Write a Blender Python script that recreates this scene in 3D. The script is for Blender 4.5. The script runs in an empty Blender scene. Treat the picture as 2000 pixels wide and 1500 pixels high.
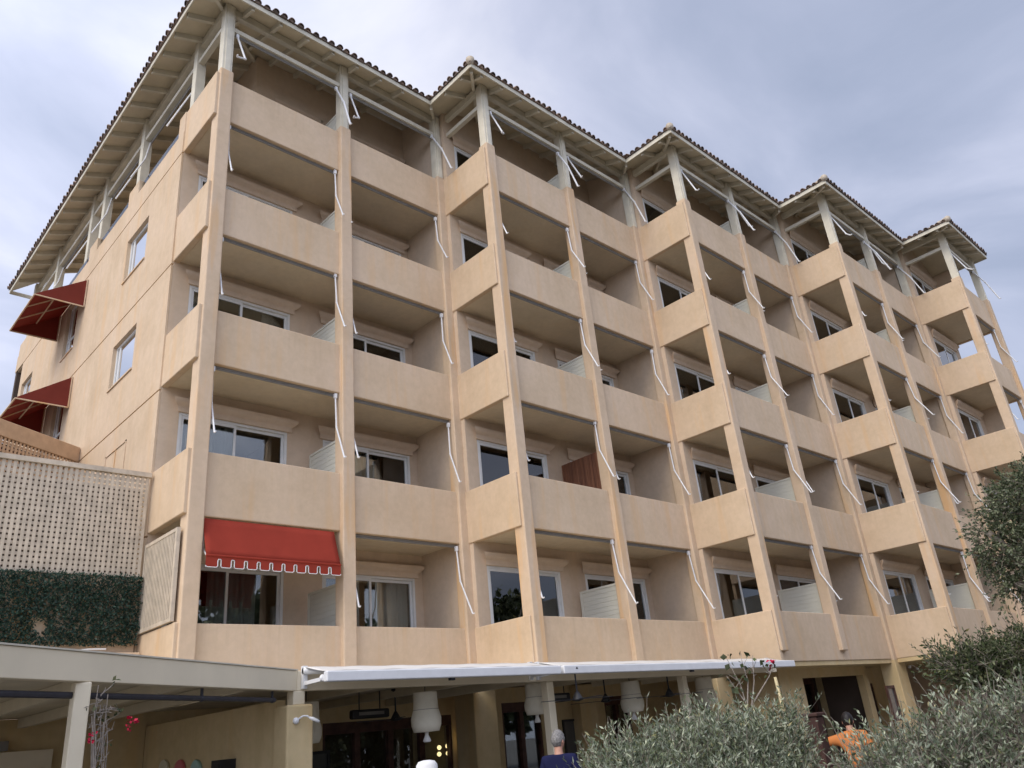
import bpy, bmesh, math, random
from mathutils import Vector, Matrix
import numpy as np
R = math.radians
rnd = random.Random(7)
sc = bpy.context.scene
col = sc.collection

# ------------------------------------------------------------------ camera
CAMP = Vector((-5.277, -13.264, 1.70))
F_PX, PITCH, ROLL, YAW = 1553.39, 0.41542, 0.10008, 0.78767
cam = bpy.data.cameras.new('camera'); camo = bpy.data.objects.new('camera', cam); col.objects.link(camo)
cam.sensor_width = 36; cam.lens = 36*F_PX/2000; cam.clip_end = 3000; cam.clip_start = 0.05
sy, cy, sp, cp, sr, cr = math.sin(YAW), math.cos(YAW), math.sin(PITCH), math.cos(PITCH), math.sin(ROLL), math.cos(ROLL)
r0 = Vector((cy, -sy, 0)); fw = Vector((sy*cp, cy*cp, sp)); u0 = Vector((-sy*sp, -cy*sp, cp))
rx = cr*r0 - sr*u0; ux = sr*r0 + cr*u0
camo.matrix_world = Matrix(((rx.x, ux.x, -fw.x, CAMP.x), (rx.y, ux.y, -fw.y, CAMP.y), (rx.z, ux.z, -fw.z, CAMP.z), (0, 0, 0, 1)))
sc.camera = camo

# ------------------------------------------------------------------ sky
SUN_EL, SUN_AZ = R(44), R(-100)          # azimuth measured from +Y towards +X
world = bpy.data.worlds.new('World'); sc.world = world; world.use_nodes = True
wn = world.node_tree.nodes; wl = world.node_tree.links; wn.clear()
def N(nt, t, **kw):
    n = nt.nodes.new(t)
    for k, v in kw.items(): setattr(n, k, v)
    return n
wt = world.node_tree
out = N(wt, 'ShaderNodeOutputWorld'); bg = N(wt, 'ShaderNodeBackground')
sky = N(wt, 'ShaderNodeTexSky', sky_type='NISHITA', sun_disc=False, sun_elevation=SUN_EL, sun_rotation=SUN_AZ)
tc = N(wt, 'ShaderNodeTexCoord'); sep = N(wt, 'ShaderNodeSeparateXYZ'); wl.new(tc.outputs['Generated'], sep.inputs[0])
zc = N(wt, 'ShaderNodeMath', operation='ADD'); zc.inputs[1].default_value = 0.35; wl.new(sep.outputs['Z'], zc.inputs[0])
zm = N(wt, 'ShaderNodeMath', operation='MAXIMUM'); zm.inputs[1].default_value = 0.12; wl.new(zc.outputs[0], zm.inputs[0])
dv = N(wt, 'ShaderNodeVectorMath', operation='DIVIDE'); cmb = N(wt, 'ShaderNodeCombineXYZ')
for i in range(3): wl.new(zm.outputs[0], cmb.inputs[i])
wl.new(tc.outputs['Generated'], dv.inputs[0]); wl.new(cmb.outputs[0], dv.inputs[1])
mp = N(wt, 'ShaderNodeMapping'); mp.inputs['Location'].default_value = (7.7, 1.1, 0.0); mp.inputs['Rotation'].default_value = (0, 0, R(35)); mp.inputs['Scale'].default_value = (1.0, 1.2, 1)
wl.new(dv.outputs[0], mp.inputs[0])
n1 = N(wt, 'ShaderNodeTexNoise'); n1.inputs['Scale'].default_value = 1.9; n1.inputs['Detail'].default_value = 7; n1.inputs['Roughness'].default_value = 0.52; n1.inputs['Distortion'].default_value = 0.5
wl.new(mp.outputs[0], n1.inputs['Vector'])
ramp = N(wt, 'ShaderNodeValToRGB')
for e in list(ramp.color_ramp.elements)[1:]: ramp.color_ramp.elements.remove(e)
ramp.color_ramp.elements[0].position = 0.30; ramp.color_ramp.elements[0].color = (2.75, 3.2, 4.35, 1)
for p, c in ((0.44, (3.6, 4.0, 5.25, 1)), (0.57, (4.9, 5.2, 6.5, 1)), (0.72, (7.0, 7.1, 8.0, 1))):
    e = ramp.color_ramp.elements.new(p); e.color = c
wl.new(n1.outputs[0], ramp.inputs[0])
mixs = N(wt, 'ShaderNodeMix', data_type='RGBA'); mixs.inputs[0].default_value = 0.88
wl.new(sky.outputs[0], mixs.inputs[6]); wl.new(ramp.outputs[0], mixs.inputs[7])
# direction towards the sun lamp
sd = Vector((math.sin(SUN_AZ)*math.cos(SUN_EL), math.cos(SUN_AZ)*math.cos(SUN_EL), math.sin(SUN_EL)))
# brighter veil added to the unseen sky behind and left, lighting the facades
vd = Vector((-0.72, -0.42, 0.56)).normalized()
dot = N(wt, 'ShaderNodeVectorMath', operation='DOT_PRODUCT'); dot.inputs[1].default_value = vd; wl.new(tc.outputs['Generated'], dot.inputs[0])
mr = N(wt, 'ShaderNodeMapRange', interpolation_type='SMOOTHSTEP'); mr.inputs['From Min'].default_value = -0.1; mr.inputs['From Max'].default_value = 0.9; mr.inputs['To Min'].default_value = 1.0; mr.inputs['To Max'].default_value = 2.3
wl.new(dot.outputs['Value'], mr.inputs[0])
fill_lobe = N(wt, 'ShaderNodeVectorMath', operation='SCALE'); wl.new(mixs.outputs[2], fill_lobe.inputs[0]); wl.new(mr.outputs[0], fill_lobe.inputs['Scale'])
# bright gap in the cloud, low over the left end of the roof
gd = Vector((-0.04, 0.74, 0.67)).normalized()
dot2 = N(wt, 'ShaderNodeVectorMath', operation='DOT_PRODUCT'); dot2.inputs[1].default_value = gd; wl.new(tc.outputs['Generated'], dot2.inputs[0])
mr2 = N(wt, 'ShaderNodeMapRange', interpolation_type='SMOOTHSTEP'); mr2.inputs['From Min'].default_value = 0.80; mr2.inputs['From Max'].default_value = 1.0; mr2.inputs['To Min'].default_value = 1.0; mr2.inputs['To Max'].default_value = 1.22
wl.new(dot2.outputs['Value'], mr2.inputs[0])
gap = N(wt, 'ShaderNodeVectorMath', operation='SCALE'); wl.new(fill_lobe.outputs[0], gap.inputs[0]); wl.new(mr2.outputs[0], gap.inputs['Scale'])
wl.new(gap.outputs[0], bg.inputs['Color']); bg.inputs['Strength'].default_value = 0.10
wl.new(bg.outputs[0], out.inputs[0])

# ------------------------------------------------------------------ sun (veiled by cloud)
sun = bpy.data.lights.new('sun', 'SUN'); suno = bpy.data.objects.new('sun', sun); col.objects.link(suno)
sun.energy = 1.45; sun.angle = R(36); sun.color = (1.0, 0.89, 0.70)
suno.rotation_euler = sd.to_track_quat('Z', 'Y').to_euler()
sc.view_settings.view_transform = 'Standard'; sc.view_settings.look = 'None'; sc.view_settings.gamma = 1; sc.view_settings.exposure = 0.47

# ------------------------------------------------------------------ helpers
WL = {}                                   # world location of every root, so meshes can be given in world metres
def root(name, loc, label, cat, group=None, kind=None):
    o = bpy.data.objects.new(name, None); col.objects.link(o); o.location = loc; o.empty_display_size = 0.2
    WL[o.name] = Vector(loc); tag(o, label, cat, group, kind); return o
def tag(o, label=None, cat=None, group=None, kind=None):
    if label: o['label'] = label
    if cat: o['category'] = cat
    if group: o['group'] = group
    if kind: o['kind'] = kind
    return o
class MB:
    def __init__(s): s.v = []; s.f = []
    def add(s, vs, fs):
        b = len(s.v); s.v += [tuple(v) for v in vs]; s.f += [tuple(i+b for i in f) for f in fs]; return s
    def box(s, x0, x1, y0, y1, z0, z1):
        if x1 < x0: x0, x1 = x1, x0
        if y1 < y0: y0, y1 = y1, y0
        if z1 < z0: z0, z1 = z1, z0
        return s.add([(x0,y0,z0),(x1,y0,z0),(x1,y1,z0),(x0,y1,z0),(x0,y0,z1),(x1,y0,z1),(x1,y1,z1),(x0,y1,z1)],
                     [(0,3,2,1),(4,5,6,7),(0,1,5,4),(1,2,6,5),(2,3,7,6),(3,0,4,7)])
    def bar(s, p, q, w, h, up=(0, 0, 1)):      # rectangular bar between two points
        p, q = Vector(p), Vector(q); d = (q-p).normalized(); a = d.cross(Vector(up))
        if a.length < 1e-4: a = d.cross(Vector((1, 0, 0)))
        a.normalize(); b = a.cross(d); a = a*w/2; b = b*h/2
        return s.add([p-a-b, p+a-b, p+a+b, p-a+b, q-a-b, q+a-b, q+a+b, q-a+b],
                     [(3,2,1,0),(4,5,6,7),(0,1,5,4),(1,2,6,5),(2,3,7,6),(3,0,4,7)])
    def tube(s, pts, r, n=8):                  # round tube along a polyline; r a number or list
        pts = [Vector(p) for p in pts]; rs = r if isinstance(r, (list, tuple)) else [r]*len(pts)
        vs = []; fs = []; a = None
        for i, p in enumerate(pts):
            d = (pts[min(i+1, len(pts)-1)]-pts[max(i-1, 0)]).normalized()
            if a is None:
                a = d.orthogonal().normalized()
            a = (a - d*a.dot(d)).normalized(); b = d.cross(a)
            for k in range(n):
                t = 2*math.pi*k/n; vs.append(p+(a*math.cos(t)+b*math.sin(t))*rs[i])
        for i in range(len(pts)-1):
            for k in range(n):
                k2 = (k+1) % n; fs.append((i*n+k, i*n+k2, i*n+n+k2, i*n+n+k))
        fs.append(tuple(range(n-1, -1, -1))); fs.append(tuple((len(pts)-1)*n+k for k in range(n)))
        return s.add(vs, fs)
    def lathe(s, prof, cx, cy_, n=20):           # prof: (radius, z)
        vs = []; fs = []
        for r, z in prof:
            for k in range(n):
                t = 2*math.pi*k/n; vs.append((cx+r*math.cos(t), cy_+r*math.sin(t), z))
        for i in range(len(prof)-1):
            for k in range(n):
                k2 = (k+1) % n; fs.append((i*n+k, i*n+k2, i*n+n+k2, i*n+n+k))
        fs.append(tuple(range(n-1, -1, -1))); fs.append(tuple((len(prof)-1)*n+k for k in range(n)))
        return s.add(vs, fs)
    def ball(s, c, r, n=10, m=7):
        c = Vector(c); r = r if isinstance(r, (tuple, list)) else (r, r, r)
        vs = []; fs = []
        for i in range(1, m):
            ph = math.pi*i/m
            for k in range(n):
                t = 2*math.pi*k/n; vs.append((c.x+r[0]*math.sin(ph)*math.cos(t), c.y+r[1]*math.sin(ph)*math.sin(t), c.z+r[2]*math.cos(ph)))
        vs += [(c.x, c.y, c.z+r[2]), (c.x, c.y, c.z-r[2])]; T, B = len(vs)-2, len(vs)-1
        for i in range(m-2):
            for k in range(n):
                k2 = (k+1) % n; fs.append((i*n+k, i*n+n+k, i*n+n+k2, i*n+k2))
        for k in range(n):
            k2 = (k+1) % n; fs.append((T, k, k2)); fs.append((B, (m-2)*n+k2, (m-2)*n+k))
        return s.add(vs, fs)
    def poly(s, pts, thick, nrm):                # flat polygon given thickness along nrm
        n = len(pts); d = Vector(nrm).normalized()*thick
        a = [Vector(p) for p in pts]; b = [p+d for p in a]
        return s.add(a+b, [tuple(range(n-1, -1, -1)), tuple(range(n, 2*n))]+[(i, (i+1) % n, n+(i+1) % n, n+i) for i in range(n)])
    def wall(s, axis, us, zs, solid, d0, d1):
        # wall sheet d0..d1 thick; us/zs grid lines; solid(i,j) tells which cells are filled. axis 'x': wall runs along x
        def P(u, z, d): return (u, d, z) if axis == 'x' else (d, u, z)
        nu, nz = len(us)-1, len(zs)-1
        ok = lambda i, j: 0 <= i < nu and 0 <= j < nz and solid(i, j)
        for i in range(nu):
            for j in range(nz):
                if not ok(i, j): continue
                a, b, c, e = us[i], us[i+1], zs[j], zs[j+1]
                for d in (d0, d1): s.add([P(a,c,d), P(b,c,d), P(b,e,d), P(a,e,d)], [(0,1,2,3)] if d == d0 else [(3,2,1,0)])
                if not ok(i-1, j): s.add([P(a,c,d0), P(a,e,d0), P(a,e,d1), P(a,c,d1)], [(0,1,2,3)])
                if not ok(i+1, j): s.add([P(b,c,d0), P(b,e,d0), P(b,e,d1), P(b,c,d1)], [(3,2,1,0)])
                if not ok(i, j-1): s.add([P(a,c,d0), P(b,c,d0), P(b,c,d1), P(a,c,d1)], [(3,2,1,0)])
                if not ok(i, j+1): s.add([P(a,e,d0), P(b,e,d0), P(b,e,d1), P(a,e,d1)], [(0,1,2,3)])
        return s
    def build(s, name, mat, parent=None, bevel=0, smooth=False, loc=None, sub=False):
        me = bpy.data.meshes.new(name)
        org = Vector(loc) if loc is not None else (WL[parent.name] if parent else Vector((0, 0, 0)))
        me.from_pydata([tuple(Vector(v)-org) for v in s.v], [], s.f); me.update()
        bm = bmesh.new(); bm.from_mesh(me)
        if bevel or smooth: bmesh.ops.remove_doubles(bm, verts=bm.verts, dist=1e-5)
        bmesh.ops.recalc_face_normals(bm, faces=bm.faces)
        bm.to_mesh(me); bm.free()
        me.materials.append(mat)
        o = bpy.data.objects.new(name, me); col.objects.link(o)
        if parent:
            o.parent = parent; o.location = org - WL[parent.name]
        else: o.location = org
        WL[o.name] = org
        if smooth:
            for p in me.polygons: p.use_smooth = True
        if bevel:
            m = o.modifiers.new('bevel', 'BEVEL'); m.width = bevel; m.segments = 3; m.limit_method = 'ANGLE'; m.angle_limit = R(40)
            for p in me.polygons: p.use_smooth = True
            m.harden_normals = True
        return o
def copy_tree(o, parent=None):
    c = o.copy(); col.objects.link(c); c.parent = parent
    if parent: c.matrix_parent_inverse = o.matrix_parent_inverse.copy()
    for ch in list(o.children): copy_tree(ch, c)
    return c

def PX(px, py, dist):                      # point on the photo ray at a forward distance (metres along the ground)
    u, v = px-1000, 750-py; a, c = cr*u+sr*v, -sr*u+cr*v; xx, zz = a/F_PX, c/F_PX
    yy = cp-sp*zz; zv = sp+cp*zz; k = dist/yy
    return CAMP+Vector(((cy*xx+sy*yy)*k, (-sy*xx+cy*yy)*k, zv*k))
def PY(px, py, Y):
    d = PX(px, py, 1.0)-CAMP; return CAMP+d*((Y-CAMP.y)/d.y)
def PXx(px, py, X):
    d = PX(px, py, 1.0)-CAMP; return CAMP+d*((X-CAMP.x)/d.x)
# ------------------------------------------------------------------ materials
def mat(name): 
    m = bpy.data.materials.new(name); m.use_nodes = True; nt = m.node_tree; return m, nt, nt.nodes['Principled BSDF']
def noise(nt, scale, detail=4, rough=0.55, vec=None, stretch=None):
    t = N(nt, 'ShaderNodeTexCoord'); n = N(nt, 'ShaderNodeTexNoise'); n.inputs['Scale'].default_value = scale; n.inputs['Detail'].default_value = detail; n.inputs['Roughness'].default_value = rough
    src = N(nt, 'ShaderNodeNewGeometry').outputs['Position']
    if stretch:
        mp = N(nt, 'ShaderNodeMapping'); mp.inputs['Scale'].default_value = stretch; nt.links.new(src, mp.inputs[0]); src = mp.outputs[0]
    nt.links.new(src, n.inputs['Vector']); nt.nodes.remove(t); return n.outputs[0]
def ramp2(nt, fac, stops):
    r = N(nt, 'ShaderNodeValToRGB'); el = r.color_ramp.elements
    el[0].position, el[0].color = stops[0][0], (*stops[0][1], 1); el[1].position, el[1].color = stops[-1][0], (*stops[-1][1], 1)
    for p, c in stops[1:-1]: e = el.new(p); e.color = (*c, 1)
    nt.links.new(fac, r.inputs[0]); return r.outputs[0]
def mixc(nt, fac, a, b, mode='MIX'):
    m = N(nt, 'ShaderNodeMix', data_type='RGBA', blend_type=mode)
    for i, v in ((0, fac), (6, a), (7, b)):
        if isinstance(v, (int, float)): m.inputs[i].default_value = v
        elif isinstance(v, tuple): m.inputs[i].default_value = (*v, 1)
        else: nt.links.new(v, m.inputs[i])
    return m.outputs[2]
def bump(nt, bsdf, h, strength=0.2, dist=0.01):
    b = N(nt, 'ShaderNodeBump'); b.inputs['Strength'].default_value = strength; b.inputs['Distance'].default_value = dist
    nt.links.new(h, b.inputs['Height']); nt.links.new(b.outputs[0], bsdf.inputs['Normal'])
def plaster(name, c0, c1, c2, stain=0.35, orange=0.5, drip=0.0):
    m, nt, b = mat(name)
    big = noise(nt, 0.75, 8, 0.66); base = ramp2(nt, big, [(0.34, tuple(x*0.91 for x in c0)), (0.5, c1), (0.64, tuple(x*1.08 for x in c2))])
    fine = noise(nt, 7, 6, 0.65); base = mixc(nt, 0.45, base, ramp2(nt, fine, [(0.3, tuple(x*0.86 for x in c1)), (0.7, tuple(min(1, x*1.1) for x in c1))]))
    st = noise(nt, 1.0, 5, 0.6, stretch=(2.2, 2.2, 0.55))
    msk = ramp2(nt, st, [(0.50, (0, 0, 0)), (0.75, (1, 1, 1))]); sv = N(nt, 'ShaderNodeMath', operation='MULTIPLY'); sv.inputs[1].default_value = stain; nt.links.new(msk, sv.inputs[0])
    base = mixc(nt, sv.outputs[0], base, tuple(x*y for x, y in zip(c1, (0.74, 0.70, 0.66))))
    s2 = noise(nt, 1.0, 3, 0.5, stretch=(3.1, 3.1, 0.3)); m2 = ramp2(nt, s2, [(0.55, (0, 0, 0)), (0.70, (1, 1, 1))]); sv2 = N(nt, 'ShaderNodeMath', operation='MULTIPLY'); sv2.inputs[1].default_value = orange; nt.links.new(m2, sv2.inputs[0])
    base = mixc(nt, sv2.outputs[0], base, tuple(x*y for x, y in zip(c1, (1.05, 0.88, 0.66))))
    if drip:                               # rain streaks running down from the coping
        tcg = N(nt, 'ShaderNodeTexCoord'); sz = N(nt, 'ShaderNodeSeparateXYZ'); nt.links.new(tcg.outputs['Generated'], sz.inputs[0])
        zr = ramp2(nt, sz.outputs['Z'], [(0.35, (0, 0, 0)), (1.0, (1, 1, 1))]); ds = noise(nt, 1.0, 6, 0.7, stretch=(11, 11, 0.25)); dm = ramp2(nt, ds, [(0.50, (0, 0, 0)), (0.72, (1, 1, 1))])
        mm = N(nt, 'ShaderNodeMath', operation='MULTIPLY'); nt.links.new(zr, mm.inputs[0]); nt.links.new(dm, mm.inputs[1]); m3 = N(nt, 'ShaderNodeMath', operation='MULTIPLY'); m3.inputs[1].default_value = drip; nt.links.new(mm.outputs[0], m3.inputs[0])
        base = mixc(nt, m3.outputs[0], base, tuple(x*y for x, y in zip(c1, (0.70, 0.66, 0.62))))
    nt.links.new(base, b.inputs['Base Color']); b.inputs['Roughness'].default_value = 0.92; b.inputs['Specular IOR Level'].default_value = 0.15
    bump(nt, b, noise(nt, 45, 5, 0.7), 0.25, 0.006); return m
M = {}
M['plaster'] = plaster('apricot_plaster', (0.575, 0.428, 0.280), (0.606, 0.464, 0.321), (0.60, 0.464, 0.338), 0.28, 0.40, 0.32)
M['column'] = plaster('column_plaster', (0.58, 0.431, 0.285), (0.611, 0.467, 0.327), (0.61, 0.471, 0.347), 0.25, 1.0)
M['soffit'] = plaster('soffit_plaster', (0.63, 0.53, 0.385), (0.66, 0.56, 0.415), (0.67, 0.57, 0.43), 0.12, 0.1)
M['inner'] = plaster('balcony_plaster', (0.56, 0.435, 0.315), (0.60, 0.472, 0.347), (0.60, 0.475, 0.36), 0.25, 0.15)
M['cornice'] = plaster('cornice_plaster', (0.60, 0.47, 0.35), (0.63, 0.50, 0.38), (0.64, 0.52, 0.40), 0.15, 0.1)
M['ochre'] = plaster('ochre_plaster', (0.56, 0.43, 0.225), (0.60, 0.465, 0.26), (0.62, 0.485, 0.29), 0.5, 0.3)
def paint(name, c, rough=0.5, var=0.08, scale=3, spec=0.4, metal=0, bmp=0):
    m, nt, b = mat(name); n = noise(nt, scale, 5, 0.6)
    base = ramp2(nt, n, [(0.3, tuple(x*(1-var) for x in c)), (0.7, tuple(min(1, x*(1+var)) for x in c))])
    nt.links.new(base, b.inputs['Base Color']); b.inputs['Roughness'].default_value = rough; b.inputs['Specular IOR Level'].default_value = spec; b.inputs['Metallic'].default_value = metal
    if bmp: bump(nt, b, noise(nt, 60, 4, 0.6), bmp, 0.004)
    return m
M['timber'] = paint('cream_painted_timber', (0.62, 0.575, 0.465), 0.6, 0.12, 2.5, 0.25)
M['deck'] = paint('cream_roof_boards', (0.65, 0.575, 0.43), 0.7, 0.1, 2.0, 0.2)
M['pergola'] = paint('cream_painted_steel', (0.76, 0.665, 0.49), 0.55, 0.07, 1.2, 0.3)
M['white'] = paint('white_powder_coat', (0.74, 0.74, 0.74), 0.35, 0.05, 6, 0.5)
M['frame'] = paint('white_aluminium_frame', (0.70, 0.70, 0.68), 0.4, 0.05, 4, 0.5)
M['rail'] = paint('grey_awning_rail', (0.21, 0.195, 0.175), 0.7, 0.1, 6, 0.5)
M['dark'] = paint('black_metal', (0.018, 0.018, 0.02), 0.5, 0.2, 9, 0.4)
M['pipe'] = paint('charcoal_pipe', (0.035, 0.035, 0.045), 0.45, 0.2, 9, 0.4)
M['screen'] = paint('cream_plastic_slats', (0.66, 0.645, 0.55), 0.5, 0.04, 2, 0.35)
M['lattice'] = paint('weathered_lattice_timber', (0.52, 0.445, 0.35), 0.85, 0.2, 5, 0.15, 0, 0.3)
M['lattice2'] = paint('tan_lattice_timber', (0.50, 0.345, 0.22), 0.85, 0.12, 5, 0.15)
M['lantern'] = paint('natural_linen', (0.78, 0.73, 0.60), 0.9, 0.05, 8, 0.1, 0, 0.3)
M['awnwhite'] = paint('white_awning_canvas', (0.64, 0.61, 0.56), 0.8, 0.04, 2.5, 0.2, 0, 0.2)
M['wood'] = paint('dark_red_timber', (0.075, 0.032, 0.022), 0.55, 0.45, 7, 0.35)
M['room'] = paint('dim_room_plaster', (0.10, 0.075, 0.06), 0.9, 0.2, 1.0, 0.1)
M['ground'] = paint('grey_paving', (0.17, 0.16, 0.145), 0.9, 0.2, 0.8, 0.2, 0, 0.3)
def slatwood():
    m, nt, b = mat('red_cedar_slats'); n = noise(nt, 1.0, 5, 0.6, stretch=(14, 14, 0.8))
    nt.links.new(ramp2(nt, n, [(0.3, (0.10, 0.038, 0.02)), (0.6, (0.22, 0.09, 0.045)), (0.75, (0.29, 0.14, 0.075))]), b.inputs['Base Color']); b.inputs['Roughness'].default_value = 0.6; return m
M['cedar'] = slatwood()
def fabric(name, c, trans=0.0):
    m, nt, b = mat(name); n = noise(nt, 2.2, 4, 0.5)
    base = ramp2(nt, n, [(0.3, tuple(x*0.9 for x in c)), (0.7, tuple(x*1.08 for x in c))])
    nt.links.new(base, b.inputs['Base Color']); b.inputs['Roughness'].default_value = 0.85; b.inputs['Specular IOR Level'].default_value = 0.15
    if trans:
        t = N(nt, 'ShaderNodeBsdfTranslucent'); nt.links.new(base, t.inputs[0]); ms = N(nt, 'ShaderNodeMixShader'); ms.inputs[0].default_value = trans
        nt.links.new(b.outputs[0], ms.inputs[1]); nt.links.new(t.outputs[0], ms.inputs[2]); nt.links.new(ms.outputs[0], nt.nodes['Material Output'].inputs[0])
    w = noise(nt, 140, 2, 0.5); bump(nt, b, w, 0.15, 0.003); return m
M['redcloth'] = fabric('red_awning_canvas', (0.38, 0.055, 0.034), 0.25)
M['maroon'] = fabric('maroon_awning_canvas', (0.27, 0.058, 0.042), 0.4)
M['curtain'] = fabric('taupe_curtain', (0.72, 0.66, 0.58))
M['curtain2'] = fabric('white_sheer_curtain', (0.62, 0.62, 0.62))
M['navy'] = fabric('navy_jersey', (0.012, 0.014, 0.05)); M['orange'] = fabric('orange_cotton', (0.52, 0.185, 0.055)); M['jeans'] = fabric('dark_denim', (0.03, 0.035, 0.05)); M['beigecloth'] = fabric('beige_cotton', (0.42, 0.35, 0.27)); M['whitecloth'] = fabric('white_cotton', (0.78, 0.77, 0.75))
M['skin'] = paint('skin', (0.50, 0.27, 0.19), 0.55, 0.06, 20, 0.35); M['skin2'] = paint('tanned_skin', (0.40, 0.21, 0.14), 0.55, 0.06, 20, 0.35)
M['greyhair'] = paint('grey_hair', (0.20, 0.19, 0.18), 0.6, 0.6, 60, 0.3, 0, 0.6); M['darkhair'] = paint('dark_hair', (0.015, 0.012, 0.011), 0.5, 0.3, 45, 0.3, 0, 0.5)
M['shoe'] = paint('brown_leather', (0.06, 0.035, 0.02), 0.5, 0.2, 9, 0.4)
def glass2(): return glass('coated_window_glass', 1.0, 0.8)
def glass(nm='window_glass', mul=1.35, add=0.05):
    m = bpy.data.materials.new(nm); m.use_nodes = True; nt = m.node_tree; nt.nodes.clear()
    o = N(nt, 'ShaderNodeOutputMaterial'); t = N(nt, 'ShaderNodeBsdfTransparent'); t.inputs[0].default_value = (0.78, 0.82, 0.82, 1)
    g = N(nt, 'ShaderNodeBsdfGlossy'); g.inputs['Roughness'].default_value = 0.012
    f = N(nt, 'ShaderNodeFresnel'); f.inputs[0].default_value = 1.6; a = N(nt, 'ShaderNodeMath', operation='MULTIPLY_ADD'); a.inputs[1].default_value = mul; a.inputs[2].default_value = add
    a.use_clamp = True
    nt.links.new(f.outputs[0], a.inputs[0]); ms = N(nt, 'ShaderNodeMixShader'); nt.links.new(a.outputs[0], ms.inputs[0]); nt.links.new(t.outputs[0], ms.inputs[1]); nt.links.new(g.outputs[0], ms.inputs[2]); nt.links.new(ms.outputs[0], o.inputs[0]); return m
M['glass'] = glass()
M['mglass'] = glass2(); M['dglass'] = glass('door_glass', 0.7, 0.02)
def clearglass():
    m = bpy.data.materials.new('balustrade_glass'); m.use_nodes = True; nt = m.node_tree; nt.nodes.clear()
    o = N(nt, 'ShaderNodeOutputMaterial'); t = N(nt, 'ShaderNodeBsdfTransparent'); t.inputs[0].default_value = (0.88, 0.93, 0.93, 1)
    g = N(nt, 'ShaderNodeBsdfGlossy'); g.inputs['Roughness'].default_value = 0.02
    f = N(nt, 'ShaderNodeFresnel'); f.inputs[0].default_value = 1.5
    ms = N(nt, 'ShaderNodeMixShader'); nt.links.new(f.outputs[0], ms.inputs[0]); nt.links.new(t.outputs[0], ms.inputs[1]); nt.links.new(g.outputs[0], ms.inputs[2]); nt.links.new(ms.outputs[0], o.inputs[0]); return m
M['clear'] = clearglass()
def tiles():
    m, nt, b = mat('weathered_clay_tiles'); n = noise(nt, 4.5, 6, 0.65)
    isl = N(nt, 'ShaderNodeNewGeometry').outputs['Random Per Island']; tint = ramp2(nt, isl, [(0.0, (0.55, 0.55, 0.58)), (0.5, (1.0, 1.0, 1.0)), (0.85, (1.25, 1.08, 0.95)), (1.0, (1.5, 1.45, 1.35))])
    nt.links.new(mixc(nt, 1.0, tint, ramp2(nt, n, [(0.3, (0.10, 0.075, 0.062)), (0.5, (0.19, 0.14, 0.112)), (0.7, (0.32, 0.245, 0.20))]), 'MULTIPLY'), b.inputs['Base Color']); b.inputs['Roughness'].default_value = 0.9; bump(nt, b, noise(nt, 40, 4, 0.6), 0.4, 0.01); return m
M['tile'] = tiles()
def emit(name, c, s):
    m = bpy.data.materials.new(name); m.use_nodes = True; nt = m.node_tree; b = nt.nodes['Principled BSDF']
    b.inputs['Base Color'].default_value = (*c, 1); b.inputs['Emission Color'].default_value = (*c, 1); b.inputs['Emission Strength'].default_value = s; return m
M['bulb'] = emit('lit_bulb', (1.0, 0.75, 0.36), 2.2)
def leafmat(name, top, dark, under, scale=9):
    m, nt, b = mat(name); n = noise(nt, scale, 4, 0.6); n2 = noise(nt, 1.6, 3, 0.5)
    c = ramp2(nt, n, [(0.32, dark), (0.62, top), (0.8, tuple(min(1, x*1.45) for x in top))])
    c = mixc(nt, ramp2(nt, n2, [(0.38, (0, 0, 0)), (0.62, (0.55, 0.55, 0.55))]), c, tuple(x*1.25 for x in dark))
    g = N(nt, 'ShaderNodeNewGeometry'); c = mixc(nt, g.outputs['Backfacing'], c, under)
    c = mixc(nt, 1.0, c, ramp2(nt, g.outputs['Random Per Island'], [(0.0, (0.55, 0.6, 0.6)), (0.45, (0.95, 0.97, 0.9)), (0.9, (1.2, 1.2, 1.1)), (0.97, (1.6, 1.58, 1.35)), (1.0, (1.9, 1.5, 0.95))]), 'MULTIPLY')
    nt.links.new(c, b.inputs['Base Color']); b.inputs['Roughness'].default_value = 0.55; b.inputs['Specular IOR Level'].default_value = 0.3
    t = N(nt, 'ShaderNodeBsdfTranslucent'); nt.links.new(c, t.inputs[0]); ms = N(nt, 'ShaderNodeMixShader'); ms.inputs[0].default_value = 0.22
    nt.links.new(b.outputs[0], ms.inputs[1]); nt.links.new(t.outputs[0], ms.inputs[2]); nt.links.new(ms.outputs[0], nt.nodes['Material Output'].inputs[0]); return m
M['olive'] = leafmat('olive_leaf', (0.195, 0.225, 0.135), (0.075, 0.095, 0.055), (0.36, 0.385, 0.30))
M['oak'] = leafmat('dark_evergreen_leaf', (0.105, 0.128, 0.064), (0.035, 0.048, 0.025), (0.19, 0.21, 0.135))
M['ivy'] = leafmat('artificial_ivy_leaf', (0.030, 0.068, 0.048), (0.014, 0.036, 0.028), (0.04, 0.072, 0.056), 14)
M['bush'] = leafmat('mid_green_leaf', (0.075, 0.095, 0.035), (0.035, 0.05, 0.02), (0.14, 0.15, 0.085))
M['bract'] = paint('red_bougainvillea_bract', (0.42, 0.012, 0.045), 0.6, 0.25, 30, 0.2)
M['bark'] = paint('grey_bark', (0.20, 0.17, 0.14), 0.9, 0.3, 14, 0.1, 0, 0.4)
M['twig'] = paint('dry_grey_twig', (0.30, 0.26, 0.22), 0.9, 0.25, 20, 0.1)
M['stake'] = paint('bamboo', (0.58, 0.48, 0.27), 0.6, 0.15, 14, 0.3)
M['post'] = paint('brown_stained_post', (0.055, 0.025, 0.018), 0.6, 0.3, 9, 0.3)

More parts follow.
